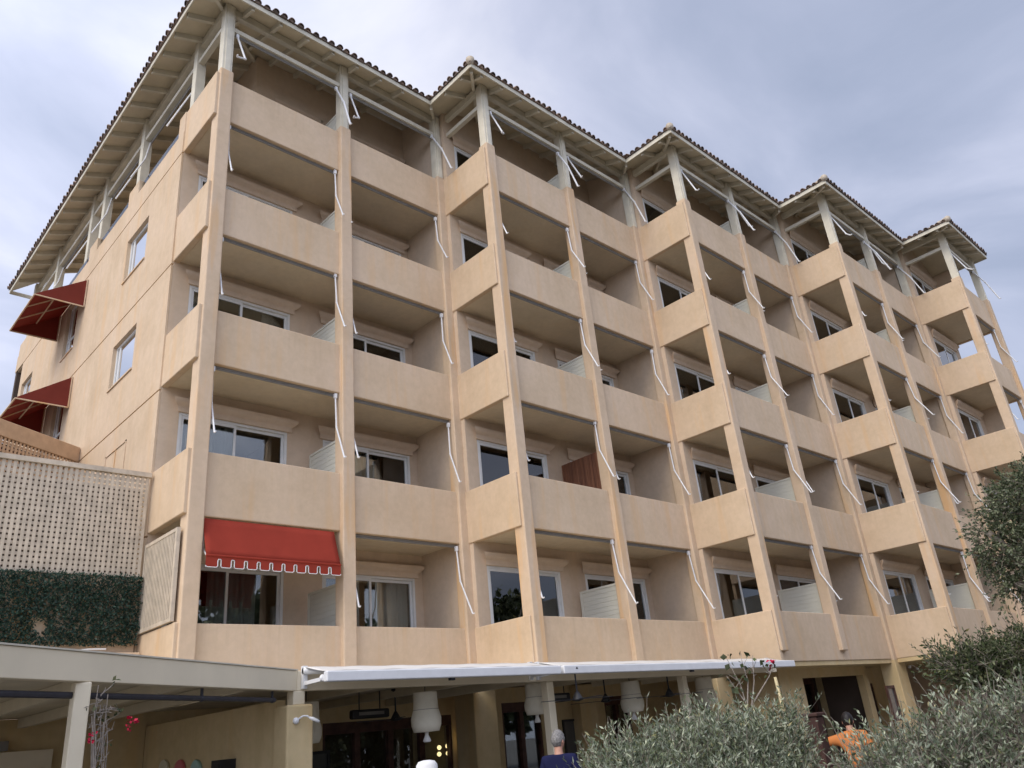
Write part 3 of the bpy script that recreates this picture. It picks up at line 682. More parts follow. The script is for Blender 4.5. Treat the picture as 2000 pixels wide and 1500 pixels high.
for kind in ('low', 'top'):
    first = True
    pr_ = make_awning(2.70, kind)
    for r in ((1, 2, 3, 4) if kind == 'low' else (5,)):
        for i, (k, h) in enumerate(HALF):
            if r == 1 and i == 0: continue
            x = k*W+(0.215 if h == 0 else 3.23); z = (BOTZ[r+1]-0.005) if kind == 'low' else 17.025
            lab = f'drooping white awning arms, {ORD[i]} balcony from the left, {ROWN[r]}' if r < 5 else ''
            if r == 5: lab = f'white awning arms under the eaves, {ORD[i]} roof terrace opening from left'
            place(pr_, x, face(k)+(0.03 if kind == 'low' else -0.02), z, lab, 'folded awnings of the balconies', first); first = False
# side terrace awnings (same hardware turned to face the end wall side)
for i, (y0, y1, nm) in enumerate(((1.57, 4.70, 'nearest the front corner'), (4.92, 7.62, 'in the middle bay'), (8.97, 12.1, 'farthest from the front corner'))):
    c = root('folding_awning', (0.05, y0, 17.0), f'retracted awning on the end wall terrace of the hotel, {nm}', 'awning', 'folded awnings of the side terrace')
    MB().box(0.06, 0.10, y0+0.02, y1-0.02, 16.98, 17.025).tube([(0.07, y0+0.03, 16.95), (0.07, y1-0.03, 16.95)], 0.022, 8).build('roller_rail', M['rail'], c)
    for yy, sg in ((y0+0.06, 1), (y1-0.06, -1)):
        b = MB(); pts = [Vector((0.05, yy, 16.97)), Vector((-0.04, yy+sg*0.02, 16.38)), Vector((-0.24, yy+sg*0.12, 15.86)), Vector((-0.43, yy+sg*0.36, 15.36))]
        for p, q in zip(pts[:-1], pts[1:]): b.tube([p, q], 0.019, 8)
        for p in pts[1:-1]: b.ball(p, 0.026, 8, 6)
        b.build('folding_arm', M['white'], c)

# red drop awning at the lowest left balcony
ra = root('drop_awning', (0.2, -0.02, 5.6), 'red canvas drop awning with scalloped white-edged valance on lowest left balcony', 'awning')
zt_, zb_ = 5.62, 4.93; yo = -0.22; RX = 2.80
n = 24; vs = []; fs = []
for j in range(7):
    t = j/6
    for i in range(n+1):
        x = 0.215+(RX-0.215)*i/n; sag = 0.03*math.sin(math.pi*t)*math.sin(i*0.9+t*2)
        vs.append((x, 0.02+(yo-0.02)*t, zt_+(zb_-zt_)*t-0.02*math.sin(math.pi*t)+sag*0.4))
for j in range(6):
    for i in range(n): fs.append((j*(n+1)+i, j*(n+1)+i+1, (j+1)*(n+1)+i+1, (j+1)*(n+1)+i))
o = MB().add(vs, fs).build('canopy', M['redcloth'], ra, smooth=True); o.modifiers.new('cloth', 'SOLIDIFY').thickness = 0.006
MB().tube([(0.215, yo, zb_), (RX, yo, zb_)], 0.022, 8).build('front_bar', M['redcloth'], ra)
# valance with slots and white binding
nt_ = 11; wv = (RX-0.215)/nt_; pts_top = []; val = MB(); bind = MB(); path = []
for i in range(nt_):
    xa = 0.215+i*wv; xb = xa+wv; s = 0.028; ztop, zbot, zn = zb_-0.012, zb_-0.195, zb_-0.06
    L0 = xa+(s if i else 0); R0 = xb-(s if i < nt_-1 else 0)
    val.box(L0, R0, yo-0.004, yo+0.001, zbot, ztop)
    if i < nt_-1: val.box(R0, xb+s, yo-0.004, yo+0.001, zn, ztop)
    path += [(L0, zn if i else zbot), (L0, zbot+0.02), (L0+0.02, zbot), (R0-0.02, zbot), (R0, zbot+0.02)]
    if i < nt_-1: path += [(R0, zn-0.02), (R0+0.012, zn), (xb+s-0.012, zn), (xb+s, zn-0.02)]
val.build('valance', M['redcloth'], ra); bind.tube([(x, yo-0.006, z) for x, z in path], 0.008, 5); bind.build('white_binding', M['white'], ra)
b = MB()
for x in (0.235, RX-0.03): b.tube([(x+(0.03 if x < 1 else -0.03), 0.06, 5.5), (x+(0.03 if x < 1 else -0.03), 0.04, 5.1), (x, yo+0.03, zb_)], 0.013, 6)
b.build('folding_arm', M['white'], ra)

# maroon wedge awnings on the end wall
for (z1, z0, yA, yB, lab) in ((14.22, 13.36, 7.75, 10.15, 'upper of two maroon wedge awnings over end wall windows'), (11.32, 10.45, 7.88, 10.28, 'lower of two maroon wedge awnings over end wall windows')):
    w_ = root('window_awning', (LX, (yA+yB)/2, z0), lab, 'awning', 'maroon wedge awnings on the end wall')
    XO = -1.42
    cl = MB(); a_, b2, c_, d_ = (LX-0.01, yA, z1), (LX-0.01, yB, z1), (XO, yB, z0+0.02), (XO, yA, z0+0.02)
    cl.add([a_, b2, c_, d_, (LX-0.01, yA, z0), (LX-0.01, yB, z0)], [(0, 1, 2, 3), (0, 3, 4), (1, 5, 2)])
    o = cl.build('canopy', M['maroon'], w_); o.modifiers.new('cloth', 'SOLIDIFY').thickness = 0.008
    f = MB(); e = 0.03
    f.bar((XO, yA, z0), (XO, yB, z0), e, e); f.bar((LX-0.03, yA, z0), (XO, yA, z0), e, e); f.bar((LX-0.03, yB, z0), (XO, yB, z0), e, e)
    f.bar((LX-0.03, yA, z0), (LX-0.03, yA, z1), e, e); f.bar((LX-0.03, yB, z0), (LX-0.03, yB, z1), e, e)
    for t in (0.33, 0.67):
        yy = yA+(yB-yA)*t; f.bar((LX-0.03, yy, z1-0.04), (XO, yy, z0+0.0), e, e)
    f.bar(((LX+XO)/2, yA, (z0+z1)/2-0.02), ((LX+XO)/2, yB, (z0+z1)/2-0.02), e, e)
    f.build('frame', M['column'], w_)

# ================================================================== LEFT: lattice screens, hedge panel
lf = root('lattice_screen', (-3, 1.5, 4.8), 'weathered square lattice screen with flat top rail beside the hotel wall', 'lattice screen')
b = MB(); x0, x1, z0, z1 = -6.0, LX-0.05, 4.85, 6.68; s = 0.086
x = x1-0.03
while x > x0: b.box(x-0.026, x+0.026, 1.42, 1.434, z0, z1); x -= s
z = z0+0.03
while z < z1: b.box(x0, x1, 1.435, 1.449, z-0.026, z+0.026); z += s
b.build('lattice_panel', M['lattice'], lf); MB().box(x0, x1+0.03, 1.38, 1.49, z1, z1+0.085).build('top_rail', M['lattice'], lf)
MB().box(x0, x1+0.02, 1.46, 1.66, 3.5, z0+0.02).build('base_wall', M['column'], lf)
MB().box(x0, x1+0.03, 1.9, 2.0, z0+0.021, z1-0.1).build('plant_room_wall', M['room'], lf)
MB().box(x0, LX-0.01, 1.18, 1.455, 2.7, 3.56).build('ledge', M['plaster'], lf, bevel=0.02)
cb = MB(); pts = [(x0+i*0.25, 1.22, 3.60+0.02*math.sin(i*1.3)) for i in range(22)]; cb.tube(pts, 0.012, 6); tag(cb.build('cable', M['white']), 'white cable sagging along ledge under the ivy panel', 'cable')
# parapet with lattice behind
l2 = root('roof_parapet', (-1.5, 5.5, 8.0), 'tan parapet with diamond lattice below it above the grey lattice screen', 'parapet')
P0, P1 = Vector((LX-0.004, 6.32, 0)), Vector((-5.2, 3.55, 0)); dd = (P1-P0).normalized(); nn = Vector((-dd.y, dd.x, 0))
if nn.y > 0: nn = -nn
pb = MB(); pb.add([P0+Vector((0,0,8.49)), P1+Vector((0,0,8.49)), P1-nn*0.3+Vector((0,0,8.49)), P0-nn*0.12+Vector((0,0,8.49)), P0+Vector((0,0,8.86)), P1+Vector((0,0,8.86)), P1-nn*0.3+Vector((0,0,8.86)), P0-nn*0.12+Vector((0,0,8.86))],
    [(0,3,2,1),(4,5,6,7),(0,1,5,4),(1,2,6,5),(2,3,7,6),(3,0,4,7)]); pb.build('coping', M['lattice2'], l2, bevel=0.02)
lb = MB(); L_ = (P1-P0).length; t = 0.05
while t < L_:
    p = P0+dd*t-nn*0.03; lb.bar(p+Vector((0,0,7.2)), p+Vector((0,0,8.488)), 0.05, 0.014, up=tuple(nn)); t += 0.095
z = 7.25
while z < 8.48: lb.bar(P0-nn*0.046+Vector((0,0,z)), P1-nn*0.046+Vector((0,0,z)), 0.014, 0.05); z += 0.095
lb.build('lattice_panel', M['lattice2'], l2)
MB().add([P0-nn*0.35+Vector((0,0,6.5)), P1-nn*0.35+Vector((0,0,6.5)), P1-nn*0.35+Vector((0,0,8.49)), P0-nn*0.35+Vector((0,0,8.49))], [(0,1,2,3)]).build('backing_wall', M['wood'], l2)
# timber slat screen on the lowest left balcony side
ss = root('balcony_screen', (LX, 0.7, 3.9), 'tilted cream louvred panel closing the side of lowest left balcony', 'screen panel')
b = MB(); ya, yb = 0.0, 1.44; za, zb = 3.88, 5.42; xs_ = LX+0.02
for (p, q, c, d) in ((ya, ya+0.06, za, zb), (yb-0.06, yb, za, zb), (ya+0.06, yb-0.06, za, za+0.06), (ya+0.06, yb-0.06, zb-0.06, zb)): b.box(xs_-0.03, xs_+0.03, p, q, c, d)
b.build('frame', M['lattice'], ss); b = MB(); n = 20
for i in range(n):
    y = ya+0.06+(yb-ya-0.12)*(i+0.5)/n; b.box(xs_-0.022, xs_+0.01, y-0.022, y+0.014, za+0.06, zb-0.06)
b.box(xs_+0.011, xs_+0.02, ya+0.06, yb-0.06, za+0.06, zb-0.06)
b.build('slats', M['lattice'], ss)

# ------------------------------------------------------------------ foliage tools
rng = np.random.default_rng(11)
def leaves_mesh(name, P, D, size, ratio, mat_, parent, up_bias=0.0, fold=0.25):
    """P leaf bases, D leaf directions (unit); each leaf two triangles folded on the midrib"""
    n = len(P); D = D/np.linalg.norm(D, axis=1, keepdims=True)
    A = np.cross(D, rng.normal(size=(n, 3))+np.array([0, 0, up_bias])); A /= np.linalg.norm(A, axis=1, keepdims=True)
    B = np.cross(A, D); s = size*rng.uniform(0.65, 1.25, (n, 1)); w = s*ratio
    tip = P+D*s; l = P+D*s*0.45+A*w+B*w*fold; r = P+D*s*0.45-A*w+B*w*fold
    V = np.stack([P, l, tip, r], 1).reshape(-1, 3); org = np.array(WL[parent.name] if parent else (0, 0, 0))
    me = bpy.data.meshes.new(name); V = V-org
    i = np.arange(n)*4; tri = np.stack([i, i+1, i+2, i, i+2, i+3], 1).reshape(-1)
    me.vertices.add(len(V)); me.vertices.foreach_set('co', V.astype(np.float32).ravel())
    me.loops.add(len(tri)); me.loops.foreach_set('vertex_index', tri.astype(np.int32))
    me.polygons.add(n*2); me.polygons.foreach_set('loop_start', np.arange(0, n*6, 3, dtype=np.int32)); me.polygons.foreach_set('loop_total', np.full(n*2, 3, dtype=np.int32))
    me.update(); me.validate(); me.materials.append(mat_)
    o = bpy.data.objects.new(name, me); col.objects.link(o)
    if parent: o.parent = parent
    WL[o.name] = Vector(org); return o
def shoots(blobs, n, length, updir, spread, per, jitter=0.25):
    """twigs starting in/on ellipsoid blobs, pointing outward+up; returns leaf bases, dirs and twig polylines"""
    P = []; D = []; T = []
    vol = np.array([b[1][0]*b[1][1]*b[1][2] for b in blobs])**0.7; pick = rng.choice(len(blobs), n, p=vol/vol.sum())
    for bi in pick:
        c, r = np.array(blobs[bi][0]), np.array(blobs[bi][1])
        d = rng.normal(size=3); d /= np.linalg.norm(d); rad = rng.uniform(0.45, 1.0)**0.5
        p = c+d*r*rad
        dirn = d*spread+np.array([0, 0, updir])+rng.normal(size=3)*jitter; dirn /= np.linalg.norm(dirn)
        L = length*rng.uniform(0.5, 1.25); bend = rng.normal(size=3)*0.22*L
        q = p-dirn*L*0.4; pts = [q, q+dirn*L*0.5+bend*0.3, q+dirn*L+bend]; T.append(pts)
        k = rng.integers(int(per*0.7), int(per*1.3)+1); t = np.sort(rng.uniform(0.12, 1.0, k))[:, None]
        base = q+dirn*L*t+bend*t*t; axis = dirn+2*bend/L*0.4
        side = rng.normal(size=(k, 3)); side -= (side@axis)[:, None]*axis/(axis@axis); side /= np.linalg.norm(side, axis=1, keepdims=True)
        P.append(base); D.append(side*rng.uniform(0.5, 1.0, (k, 1))+axis*rng.uniform(0.5, 1.0, (k, 1)))
    return np.concatenate(P), np.concatenate(D), T
def twigs_mesh(name, T, r, mat_, parent):
    b = MB()
    for t in T: b.tube(t, [r, r*0.75, r*0.35], 3)
    return b.build(name, mat_, parent)
def plant(name, base, label, cat, blobs, n, length, per, size, ratio, leaf, trunkpts, tr, updir=0.6, spread=0.7, group=None, twig_r=0.004, tw=0.5, crown='crown'):
    o = root(name, base, label, cat, group)
    P, D, T = shoots(blobs, n, length, updir, spread, per)
    leaves_mesh(crown, P, D, size, ratio, M[leaf], o)
    twigs_mesh('twigs', T[:int(len(T)*tw)], twig_r, M['bark'], o)
    b = MB()
    for pts, r in zip(trunkpts, tr): b.tube(pts, [r*(1-0.6*i/(len(pts)-1)) for i in range(len(pts))], 8)
    b.build('trunk', M['bark'], o, smooth=True); return o
# artificial ivy panel
iv = root('ivy_panel', (-3, 1.4, 3.75), 'dark green artificial ivy panel hung below the grey lattice screen', 'ivy panel')
n = 30000; P = np.stack([rng.uniform(-6.0, LX-0.03, n), rng.uniform(1.30, 1.44, n), rng.uniform(3.70, 4.86, n)], 1)
keep = np.ones(n, bool)
for (cx, cz, rr) in ((-1.73, 3.98, 0.09), (-1.02, 4.0, 0.035)): keep &= ((P[:, 0]-cx)**2+((P[:, 2]-cz)*0.8)**2) > rr*rr
P = P[keep]; D = rng.normal(size=(len(P), 3))*np.array([0.9, 0.35, 0.9])+np.array([0, -0.45, -0.1])
leaves_mesh('leaves', P, D, 0.055, 0.24, M['ivy'], iv)

# ================================================================== PERGOLA AND RESTAURANT CANOPY
pg = root('pergola', (-1.8, -4.8, 0), 'cream pergola with deep fascia beam in front of the hotel', 'pergola')
C0, C1 = Vector((0.0, -3.72, 0)), Vector((-6.3, -7.50, 0)); dr = (C1-C0).normalized(); pn = Vector((dr.y, -dr.x, 0))   # outward normal
if pn.y > 0: pn = -pn
def prism(b, p, q, off0, off1, z0, z1):
    a = [p+pn*off0, q+pn*off0, q+pn*off1, p+pn*off1]; b.add([v+Vector((0,0,z0)) for v in a]+[v+Vector((0,0,z1)) for v in a], [(0,3,2,1),(4,5,6,7),(0,1,5,4),(1,2,6,5),(2,3,7,6),(3,0,4,7)])
b = MB(); prism(b, C0, C1, 0, -0.10, 2.46, 2.70); b.build('fascia_beam', M['pergola'], pg, bevel=0.008)
b = MB(); prism(b, C0, C1, 0.012, -0.12, 2.701, 2.715); b.build('top_flashing', M['timber'], pg)
b = MB(); b.box(0.0, 11.6, -3.72, -3.62, 2.46, 2.70); b.build('fascia_beam', M['pergola'], pg, bevel=0.008)
# boarded ceiling of both halves (slightly higher than the beams' lower edge)
dk = MB(); dk.poly([(0.0, -3.63, 2.60), (11.6, -3.63, 2.60), (11.6, -1.75, 2.60), (6.0, -1.75, 2.60), (6.0, 1.0, 2.60), (0.0, 1.0, 2.60)], 0.05, (0, 0, 1))
dk.poly([C0+pn*-0.12+Vector((0, 0, 2.60)), Vector((-0.02, 1.0, 2.60)), Vector((-7.5, 1.0, 2.60)), C1+pn*-0.12+Vector((0, 0, 2.60))], 0.05, (0, 0, 1))
dk.build('ceiling_boards', M['deck'], pg)
for x in (1.3, 2.9, 4.5, 6.1, 7.7, 9.3, 10.9): MB().box(x, x+0.09, -3.60, -1.76 if x > 6 else 0.88, 2.47, 2.598).build('rafter', M['deck'], pg)
for t in (0.9, 2.0, 3.1, 4.2, 5.3):
    p = C0+dr*t; MB().bar(p+pn*-0.12+Vector((0, 0, 2.53)), Vector((p.x-0.2, 0.9, 2.53)), 0.09, 0.13).build('rafter', M['deck'], pg)
def wpost(p, w=0.16): 
    MB().box(p.x-w/2, p.x+w/2, p.y-w/2, p.y+w/2, 0, 2.458).build('post', M['pergola'], pg, bevel=0.012)
pl_ = PX(213, 1420, 7.05); pl_ = C0+dr*((pl_-C0).dot(dr)); 
wpost(pl_+pn*-0.06, 0.13); wpost(Vector((4.52, -3.62, 0)), 0.15); wpost(Vector((8.20, -3.62, 0)), 0.14)
MB().box(-0.17, 0.19, -3.80, -3.45, 0, 2.30).build('corner_pier', M['ochre'], pg, bevel=0.03)
MB().box(-0.06, 0.10, -3.74, -3.58, 2.30, 2.458).build('pier_cap', M['pergola'], pg, bevel=0.01)
MB().box(-0.12, 0.0, -3.44, 0.9, 0, 2.38).build('dividing_wall', M['ochre'], pg)
# charcoal curtain pipe under the left fascia
b = MB(); z = 2.36; b.tube([C0+dr*0.35+pn*-0.1+Vector((0,0,z)), C1+pn*-0.1+Vector((0,0,z))], 0.028, 8)
for t in (0.4, 1.75, 3.42, 5.0): p = C0+dr*t+pn*-0.1; b.tube([p+Vector((0,0,z)), p+Vector((0,0,2.60))], 0.016, 6); b.ball(p+Vector((0,0,z)), 0.036, 8, 6)
tag(b.build('curtain_pipe', M['pipe']), 'dark charcoal pipe hung under the left pergola fascia', 'pipe')
# roller shutter style panel far left
sh = root('wall_panel', (-4.0, 1.0, 0), 'cream boarded panel with small hatch under the pergola', 'panel')
b = MB()
xr = PY(106, 1450, 0.75).x
for i in range(6): b.box(-9.5, xr, 0.75, 0.80, i*0.36, i*0.36+0.352)
b.build('boards', M['pergola'], sh); MB().box(xr-0.55, xr-0.14, 0.70, 0.75, 1.72, 1.92).build('hatch', M['pergola'], sh, bevel=0.01)
MB().box(-9.5, xr-0.6, 0.72, 0.80, 2.17, 2.30).build('top_track', M['rail'], sh); MB().box(-9.5, -0.13, 0.86, 1.0, 0, 2.59).build('rear_wall', M['ochre'], sh)

# extended white awnings over the restaurant edge
for (xa, xb, lab) in ((0.03, 4.10, 'left white slim extended awning over the restaurant edge'), (4.16, 11.25, 'longer right white slim awning over the restaurant edge')):
    a = root('terrace_awning', ((xa+xb)/2, -3.9, 2.6), lab, 'awning', 'white awnings along the restaurant edge')
    n = 30; vs = []; fs = []
    for i in range(n+1):
        x = xa+0.03+(xb-xa-0.06)*i/n
        for j in range(6): t = j/5; vs.append((x, -3.80-0.52*t, 2.735-0.10*t-0.012*math.sin(math.pi*t)*(1+0.6*math.sin(i*2.1))+0.004*math.sin(i*1.3+j)))
    for i in range(n):
        for j in range(5): fs.append((i*6+j, i*6+6+j, i*6+7+j, i*6+j+1))
    o = MB().add(vs, fs).build('canopy', M['awnwhite'], a, smooth=True); o.modifiers.new('cloth', 'SOLIDIFY').thickness = 0.006
    MB().box(xa, xb, -4.38, -4.29, 2.50, 2.625).build('front_bar', M['white'], a, bevel=0.018)
    MB().tube([(xa+0.02, -3.785, 2.69), (xb-0.02, -3.785, 2.69)], 0.045, 10).build('roller', M['white'], a, smooth=True)
    for x in (xa+0.05, xb-0.05):
        b = MB(); b.box(x-0.03, x+0.03, -3.78, -3.725, 2.48, 2.75); b.bar((x, -3.78, 2.54), (x, -4.28, 2.55), 0.045, 0.045); b.ball((x, -4.2, 2.56), 0.045, 8, 6); b.build('folding_arm', M['white'], a)
    b = MB()
    for x in (xa+(xb-xa)*0.48,): b.box(x-0.04, x+0.04, -4.35, -4.30, 2.47, 2.502)
    b.build('latch', M['dark'], a)

# ------------------------------------------------------------------ things under the canopy
def lantern(p, s, lab):
    o = root('pendant_lantern', p, lab, 'lantern', 'linen lanterns under the restaurant canopy'); x, y, z = p
    MB().lathe([(0.17*s, z), (0.175*s, z-0.02), (0.182*s, z-0.20*s), (0.19*s, z-0.25*s), (0.222*s, z-0.36*s), (0.218*s, z-0.45*s), (0.185*s, z-0.54*s), (0.02, z-0.545*s)], x, y, 20).build('shade', M['lantern'], o, smooth=True)
    MB().lathe([(0.03, z-0.545*s), (0.025, z-0.58*s), (0.06*s, z-0.66*s), (0.045*s, z-0.68*s), (0.01, z-0.66*s)], x, y, 10).build('tied_knot', M['whitecloth'], o, smooth=True)
    rib = MB(); rib.tube([(x+0.189*s*math.cos(t), y+0.189*s*math.sin(t), z-0.24*s) for t in [i*math.pi/12 for i in range(25)]], 0.004, 4); rib.build('seam', M['twig'], o)
    MB().tube([(x, y, z-0.02), (x, y, 2.60)], 0.006, 5).build('cord', M['dark'], o)
LNT = [((830, 1352), -3.15, 1.0, 'linen lantern hanging nearest the corner pier, in full view'), ((1043, 1335), -3.05, 0.9, 'linen lantern partly hidden behind the steel canopy post'), ((1229, 1331), -2.95, 1.0, 'linen lantern above the left end of the big olive bush'), ((1372, 1323), -2.9, 1.0, 'rightmost linen lantern above the middle of the olive bush'), ((598, 1372), -2.4, 1.0, 'linen lantern mostly hidden behind the corner pier')]
for (q, Y, s, lab) in LNT:
    p = PY(q[0], q[1], Y); lantern((p.x, p.y, min(p.z, 2.50)), s, lab)
def fan(p, lab):
    o = root('ceiling_fan', p, lab, 'ceiling fan', 'black ceiling fans under the canopy'); x, y, z = p
    MB().tube([(x, y, 2.598), (x, y, z+0.08)], 0.014, 6).build('rod', M['dark'], o)
    MB().lathe([(0.02, z+0.10), (0.05, z+0.05), (0.085, z-0.01), (0.095, z-0.03), (0.03, z-0.045)], x, y, 14).build('motor', M['dark'], o, smooth=True)
    ph = rnd.uniform(0, 2)
    for i in range(4):
        t = ph+i*math.pi/2; a = Vector((math.cos(t), math.sin(t), 0)); s_ = Vector((-a.y, a.x, 0))
        c = Vector((x, y, z-0.02)); MB().poly([c+a*0.08-s_*0.025, c+a*0.62-s_*0.055, c+a*0.64+s_*0.045, c+a*0.08+s_*0.025], 0.008, (0, 0, 1)).build('blade', M['dark'], o)
    MB().lathe([(0.06, 2.597), (0.065, 2.57), (0.02, 2.55)], x, y, 12).build('canopy_plate', M['dark'], o)
for (q, d, lab) in (((773, 1402), 14, 'black ceiling fan beside the fully visible lantern'), ((1184, 1372), 15.5, 'black ceiling fan just right of the steel canopy post'), ((1130, 1378), 13.2, 'black ceiling fan behind the steel canopy post'), ((1308, 1357), 16, 'black ceiling fan between the two right lanterns')):
    p = PX(q[0], q[1], d); fan((p.x, p.y, max(p.z, 2.15)), lab)
def heater(p, L, lab):
    o = root('patio_heater', p, lab, 'heater', 'black bar heaters under the canopy'); x, y, z = p
    MB().box(x-L/2, x+L/2, y-0.06, y+0.06, z-0.07, z+0.07).build('housing', M['dark'], o, bevel=0.03); MB().box(x-L/2+0.12, x+L/2-0.12, y-0.068, y-0.061, z-0.02, z+0.03).build('grille', M['rail'], o)
    MB().tube([(x-0.2, y, z+0.07), (x-0.2, y, 2.597)], 0.01, 5).tube([(x+0.2, y, z+0.07), (x+0.2, y, 2.597)], 0.01, 5).build('hanger', M['dark'], o)
p = PY(722, 1394, -1.4); heater(tuple(p), 0.72, 'long black bar heater above the left timber doors'); p = PY(1088, 1362, -2.3); heater(tuple(p), 0.62, 'black bar heater right beside the steel canopy post')
def mirror(x0, x1, y, z0, z1, lab, fr=0.05):
    o = root('wall_mirror', ((x0+x1)/2, y, z0), lab, 'mirror'); b = MB()
    for (p, q, c, d) in ((x0, x0+fr, z0, z1), (x1-fr, x1, z0, z1), (x0+fr, x1-fr, z0, z0+fr), (x0+fr, x1-fr, z1-fr, z1)): b.box(p, q, y-0.05, y-0.004, c, d)
    b.build('frame', M['dark'], o); MB().box(x0+fr, x1-fr, y-0.02, y-0.005, z0+fr, z1-fr).build('mirror_glass', MIR, o); return o
MIR = paint('mirror_silvering', (0.10, 0.10, 0.10), 0.06, 0.02, 1, 0.8)
p = PY(905, 1440, 0.9); mirror(p.x-0.16, p.x+0.16, 0.9, 0.9, 1.98, 'tall black framed mirror left of the plaster ground column')
p = PY(602, 1480, 0.9); mirror(p.x-0.02, p.x+0.42, 0.9, 0.9, 1.78, 'black framed mirror just right of the corner pier')
p = PY(1118, 1430, 0.9); mirror(p.x-0.33, p.x+0.30, 0.9, 0.7, 1.95, 'dark framed panel on wall beside the grey haired man')
p = PY(1742, 1366, -3.46); mirror(p.x-0.26, p.x+0.26, -3.46, 1.15, 2.02, 'brown framed mirror on the right ground column', 0.07).children[0].data.materials[0] = M['wood']
def bulb(p, lab):
    o = root('wall_lamp', p, lab, 'lamp', 'glowing globe lamps at the restaurant wall'); MB().ball(p, 0.045, 10, 8).build('globe', M['bulb'], o, smooth=True); MB().tube([p, Vector(p)+Vector((0, 0.07, 0))], 0.02, 8).build('holder', M['dark'], o)
for (px, py, dy, lab) in ((903, 1437, 0.80, 'upper glowing globe lamp in front of the tall mirror'), (904, 1452, 0.80, 'lower glowing globe lamp in front of the tall mirror'),
    (858, 1460, 1.15, 'upper left glowing globe of four behind the timber doors'), (874, 1457, 1.15, 'upper right glowing globe of four behind the timber doors'), (858, 1473, 1.15, 'lower left glowing globe of four behind the timber doors'), (875, 1471, 1.15, 'lower right glowing globe of four behind the timber doors')):
    bulb(tuple(PY(px, py, dy)), lab)
# round topped boards and a black box on the dividing wall
for (px, mc, nm) in ((325, (0.60, 0.55, 0.40), 'cream'), (356, (0.55, 0.14, 0.15), 'coral red'), (388, (0.33, 0.50, 0.45), 'mint green')):
    p = PXx(px, 1483, -0.12); mm = paint(nm.replace(' ', '_')+'_board', mc, 0.4, 0.05, 6, 0.4)
    vs = [(-0.124, p.y-0.16, p.z-1.1), (-0.124, p.y+0.16, p.z-1.1)]+[(-0.124, p.y+0.16*math.cos(t), p.z-0.16+0.16*math.sin(t)) for t in [i*math.pi/12 for i in range(13)]]
    b = MB(); b.poly(vs, 0.05, (-1, 0, 0)); tag(b.build('surfboard', mm, bevel=0.015), f'{nm} round topped board on the ochre dividing wall', 'board', 'round topped boards on the dividing wall')
p = PXx(453, 1482, -0.12); tag(MB().box(-0.34, -0.124, p.y-0.13, p.y+0.13, p.z-0.35, p.z).box(-0.346, -0.341, p.y-0.1, p.y+0.1, p.z-0.31, p.z-0.04).build('loudspeaker', M['dark'], bevel=0.01), 'black box loudspeaker on the ochre dividing wall', 'loudspeaker')
# security cameras
def cctv(p, d, lab, k=1.0):
    o = root('security_camera', p, lab, 'camera'); p = Vector(p); d = Vector(d)
    MB().ball(p, 0.05*k, 12, 8).build('mount', M['white'], o, smooth=True); MB().tube([p, p+d*0.10*k+Vector((0, 0, 0.06*k)), p+d*0.17*k+Vector((0, 0, 0.055*k)), p+d*0.2*k+Vector((0, 0, 0.03*k))], 0.013*k, 8).build('arm', M['white'], o)
    e = p+d*0.2*k+Vector((0, 0, 0.03*k)); MB().tube([e, e+d*0.05*k-Vector((0, 0, 0.02*k)), e+d*0.15*k-Vector((0, 0, 0.07*k))], [0.016*k, 0.028*k, 0.022*k], 12).build('lens_body', M['white'], o, smooth=True)
p = PY(578, 1408, -3.81); cctv(tuple(p), (0.85, -0.5, 0), 'white curved security lamp on the corner pier', 0.8)
p = PY(1776, 1302, -3.3); cctv(tuple(p), (-0.3, -0.9, -0.3), 'white dome security camera under the right soffit')

# ================================================================== PEOPLE
def skin_mesh(name, verts, edges, radii, rootv, mat_, parent, sub=2, extra=None):
    me = bpy.data.meshes.new('tmp'); me.from_pydata([tuple(v) for v in verts], edges, []); o = bpy.data.objects.new('tmp', me); col.objects.link(o)
    m = o.modifiers.new('s', 'SKIN'); m.use_smooth_shade = True
    for i, r in enumerate(radii):
        sv = me.skin_vertices[0].data[i]; sv.radius = r if isinstance(r, tuple) else (r, r); sv.use_root = (i == rootv)
    o.modifiers.new('d', 'SUBSURF').levels = sub
    dg = bpy.context.evaluated_depsgraph_get(); ev = o.evaluated_get(dg); nm = bpy.data.meshes.new_from_object(ev); col.objects.unlink(o); bpy.data.objects.remove(o)
    bm = bmesh.new(); bm.from_mesh(nm)
    if extra:
        t = bpy.data.meshes.new('t'); t.from_pydata([tuple(v) for v in extra.v], [], extra.f); bm.from_mesh(t)
    org = WL[parent.name]
    for v in bm.verts: v.co -= org
    bmesh.ops.recalc_face_normals(bm, faces=bm.faces)
    nm2 = bpy.data.meshes.new(name); bm.to_mesh(nm2); bm.free(); nm2.materials.append(mat_)
    for p in nm2.polygons: p.use_smooth = True
    r = bpy.data.objects.new(name, nm2); col.objects.link(r); r.parent = parent; WL[r.name] = org.copy(); return r
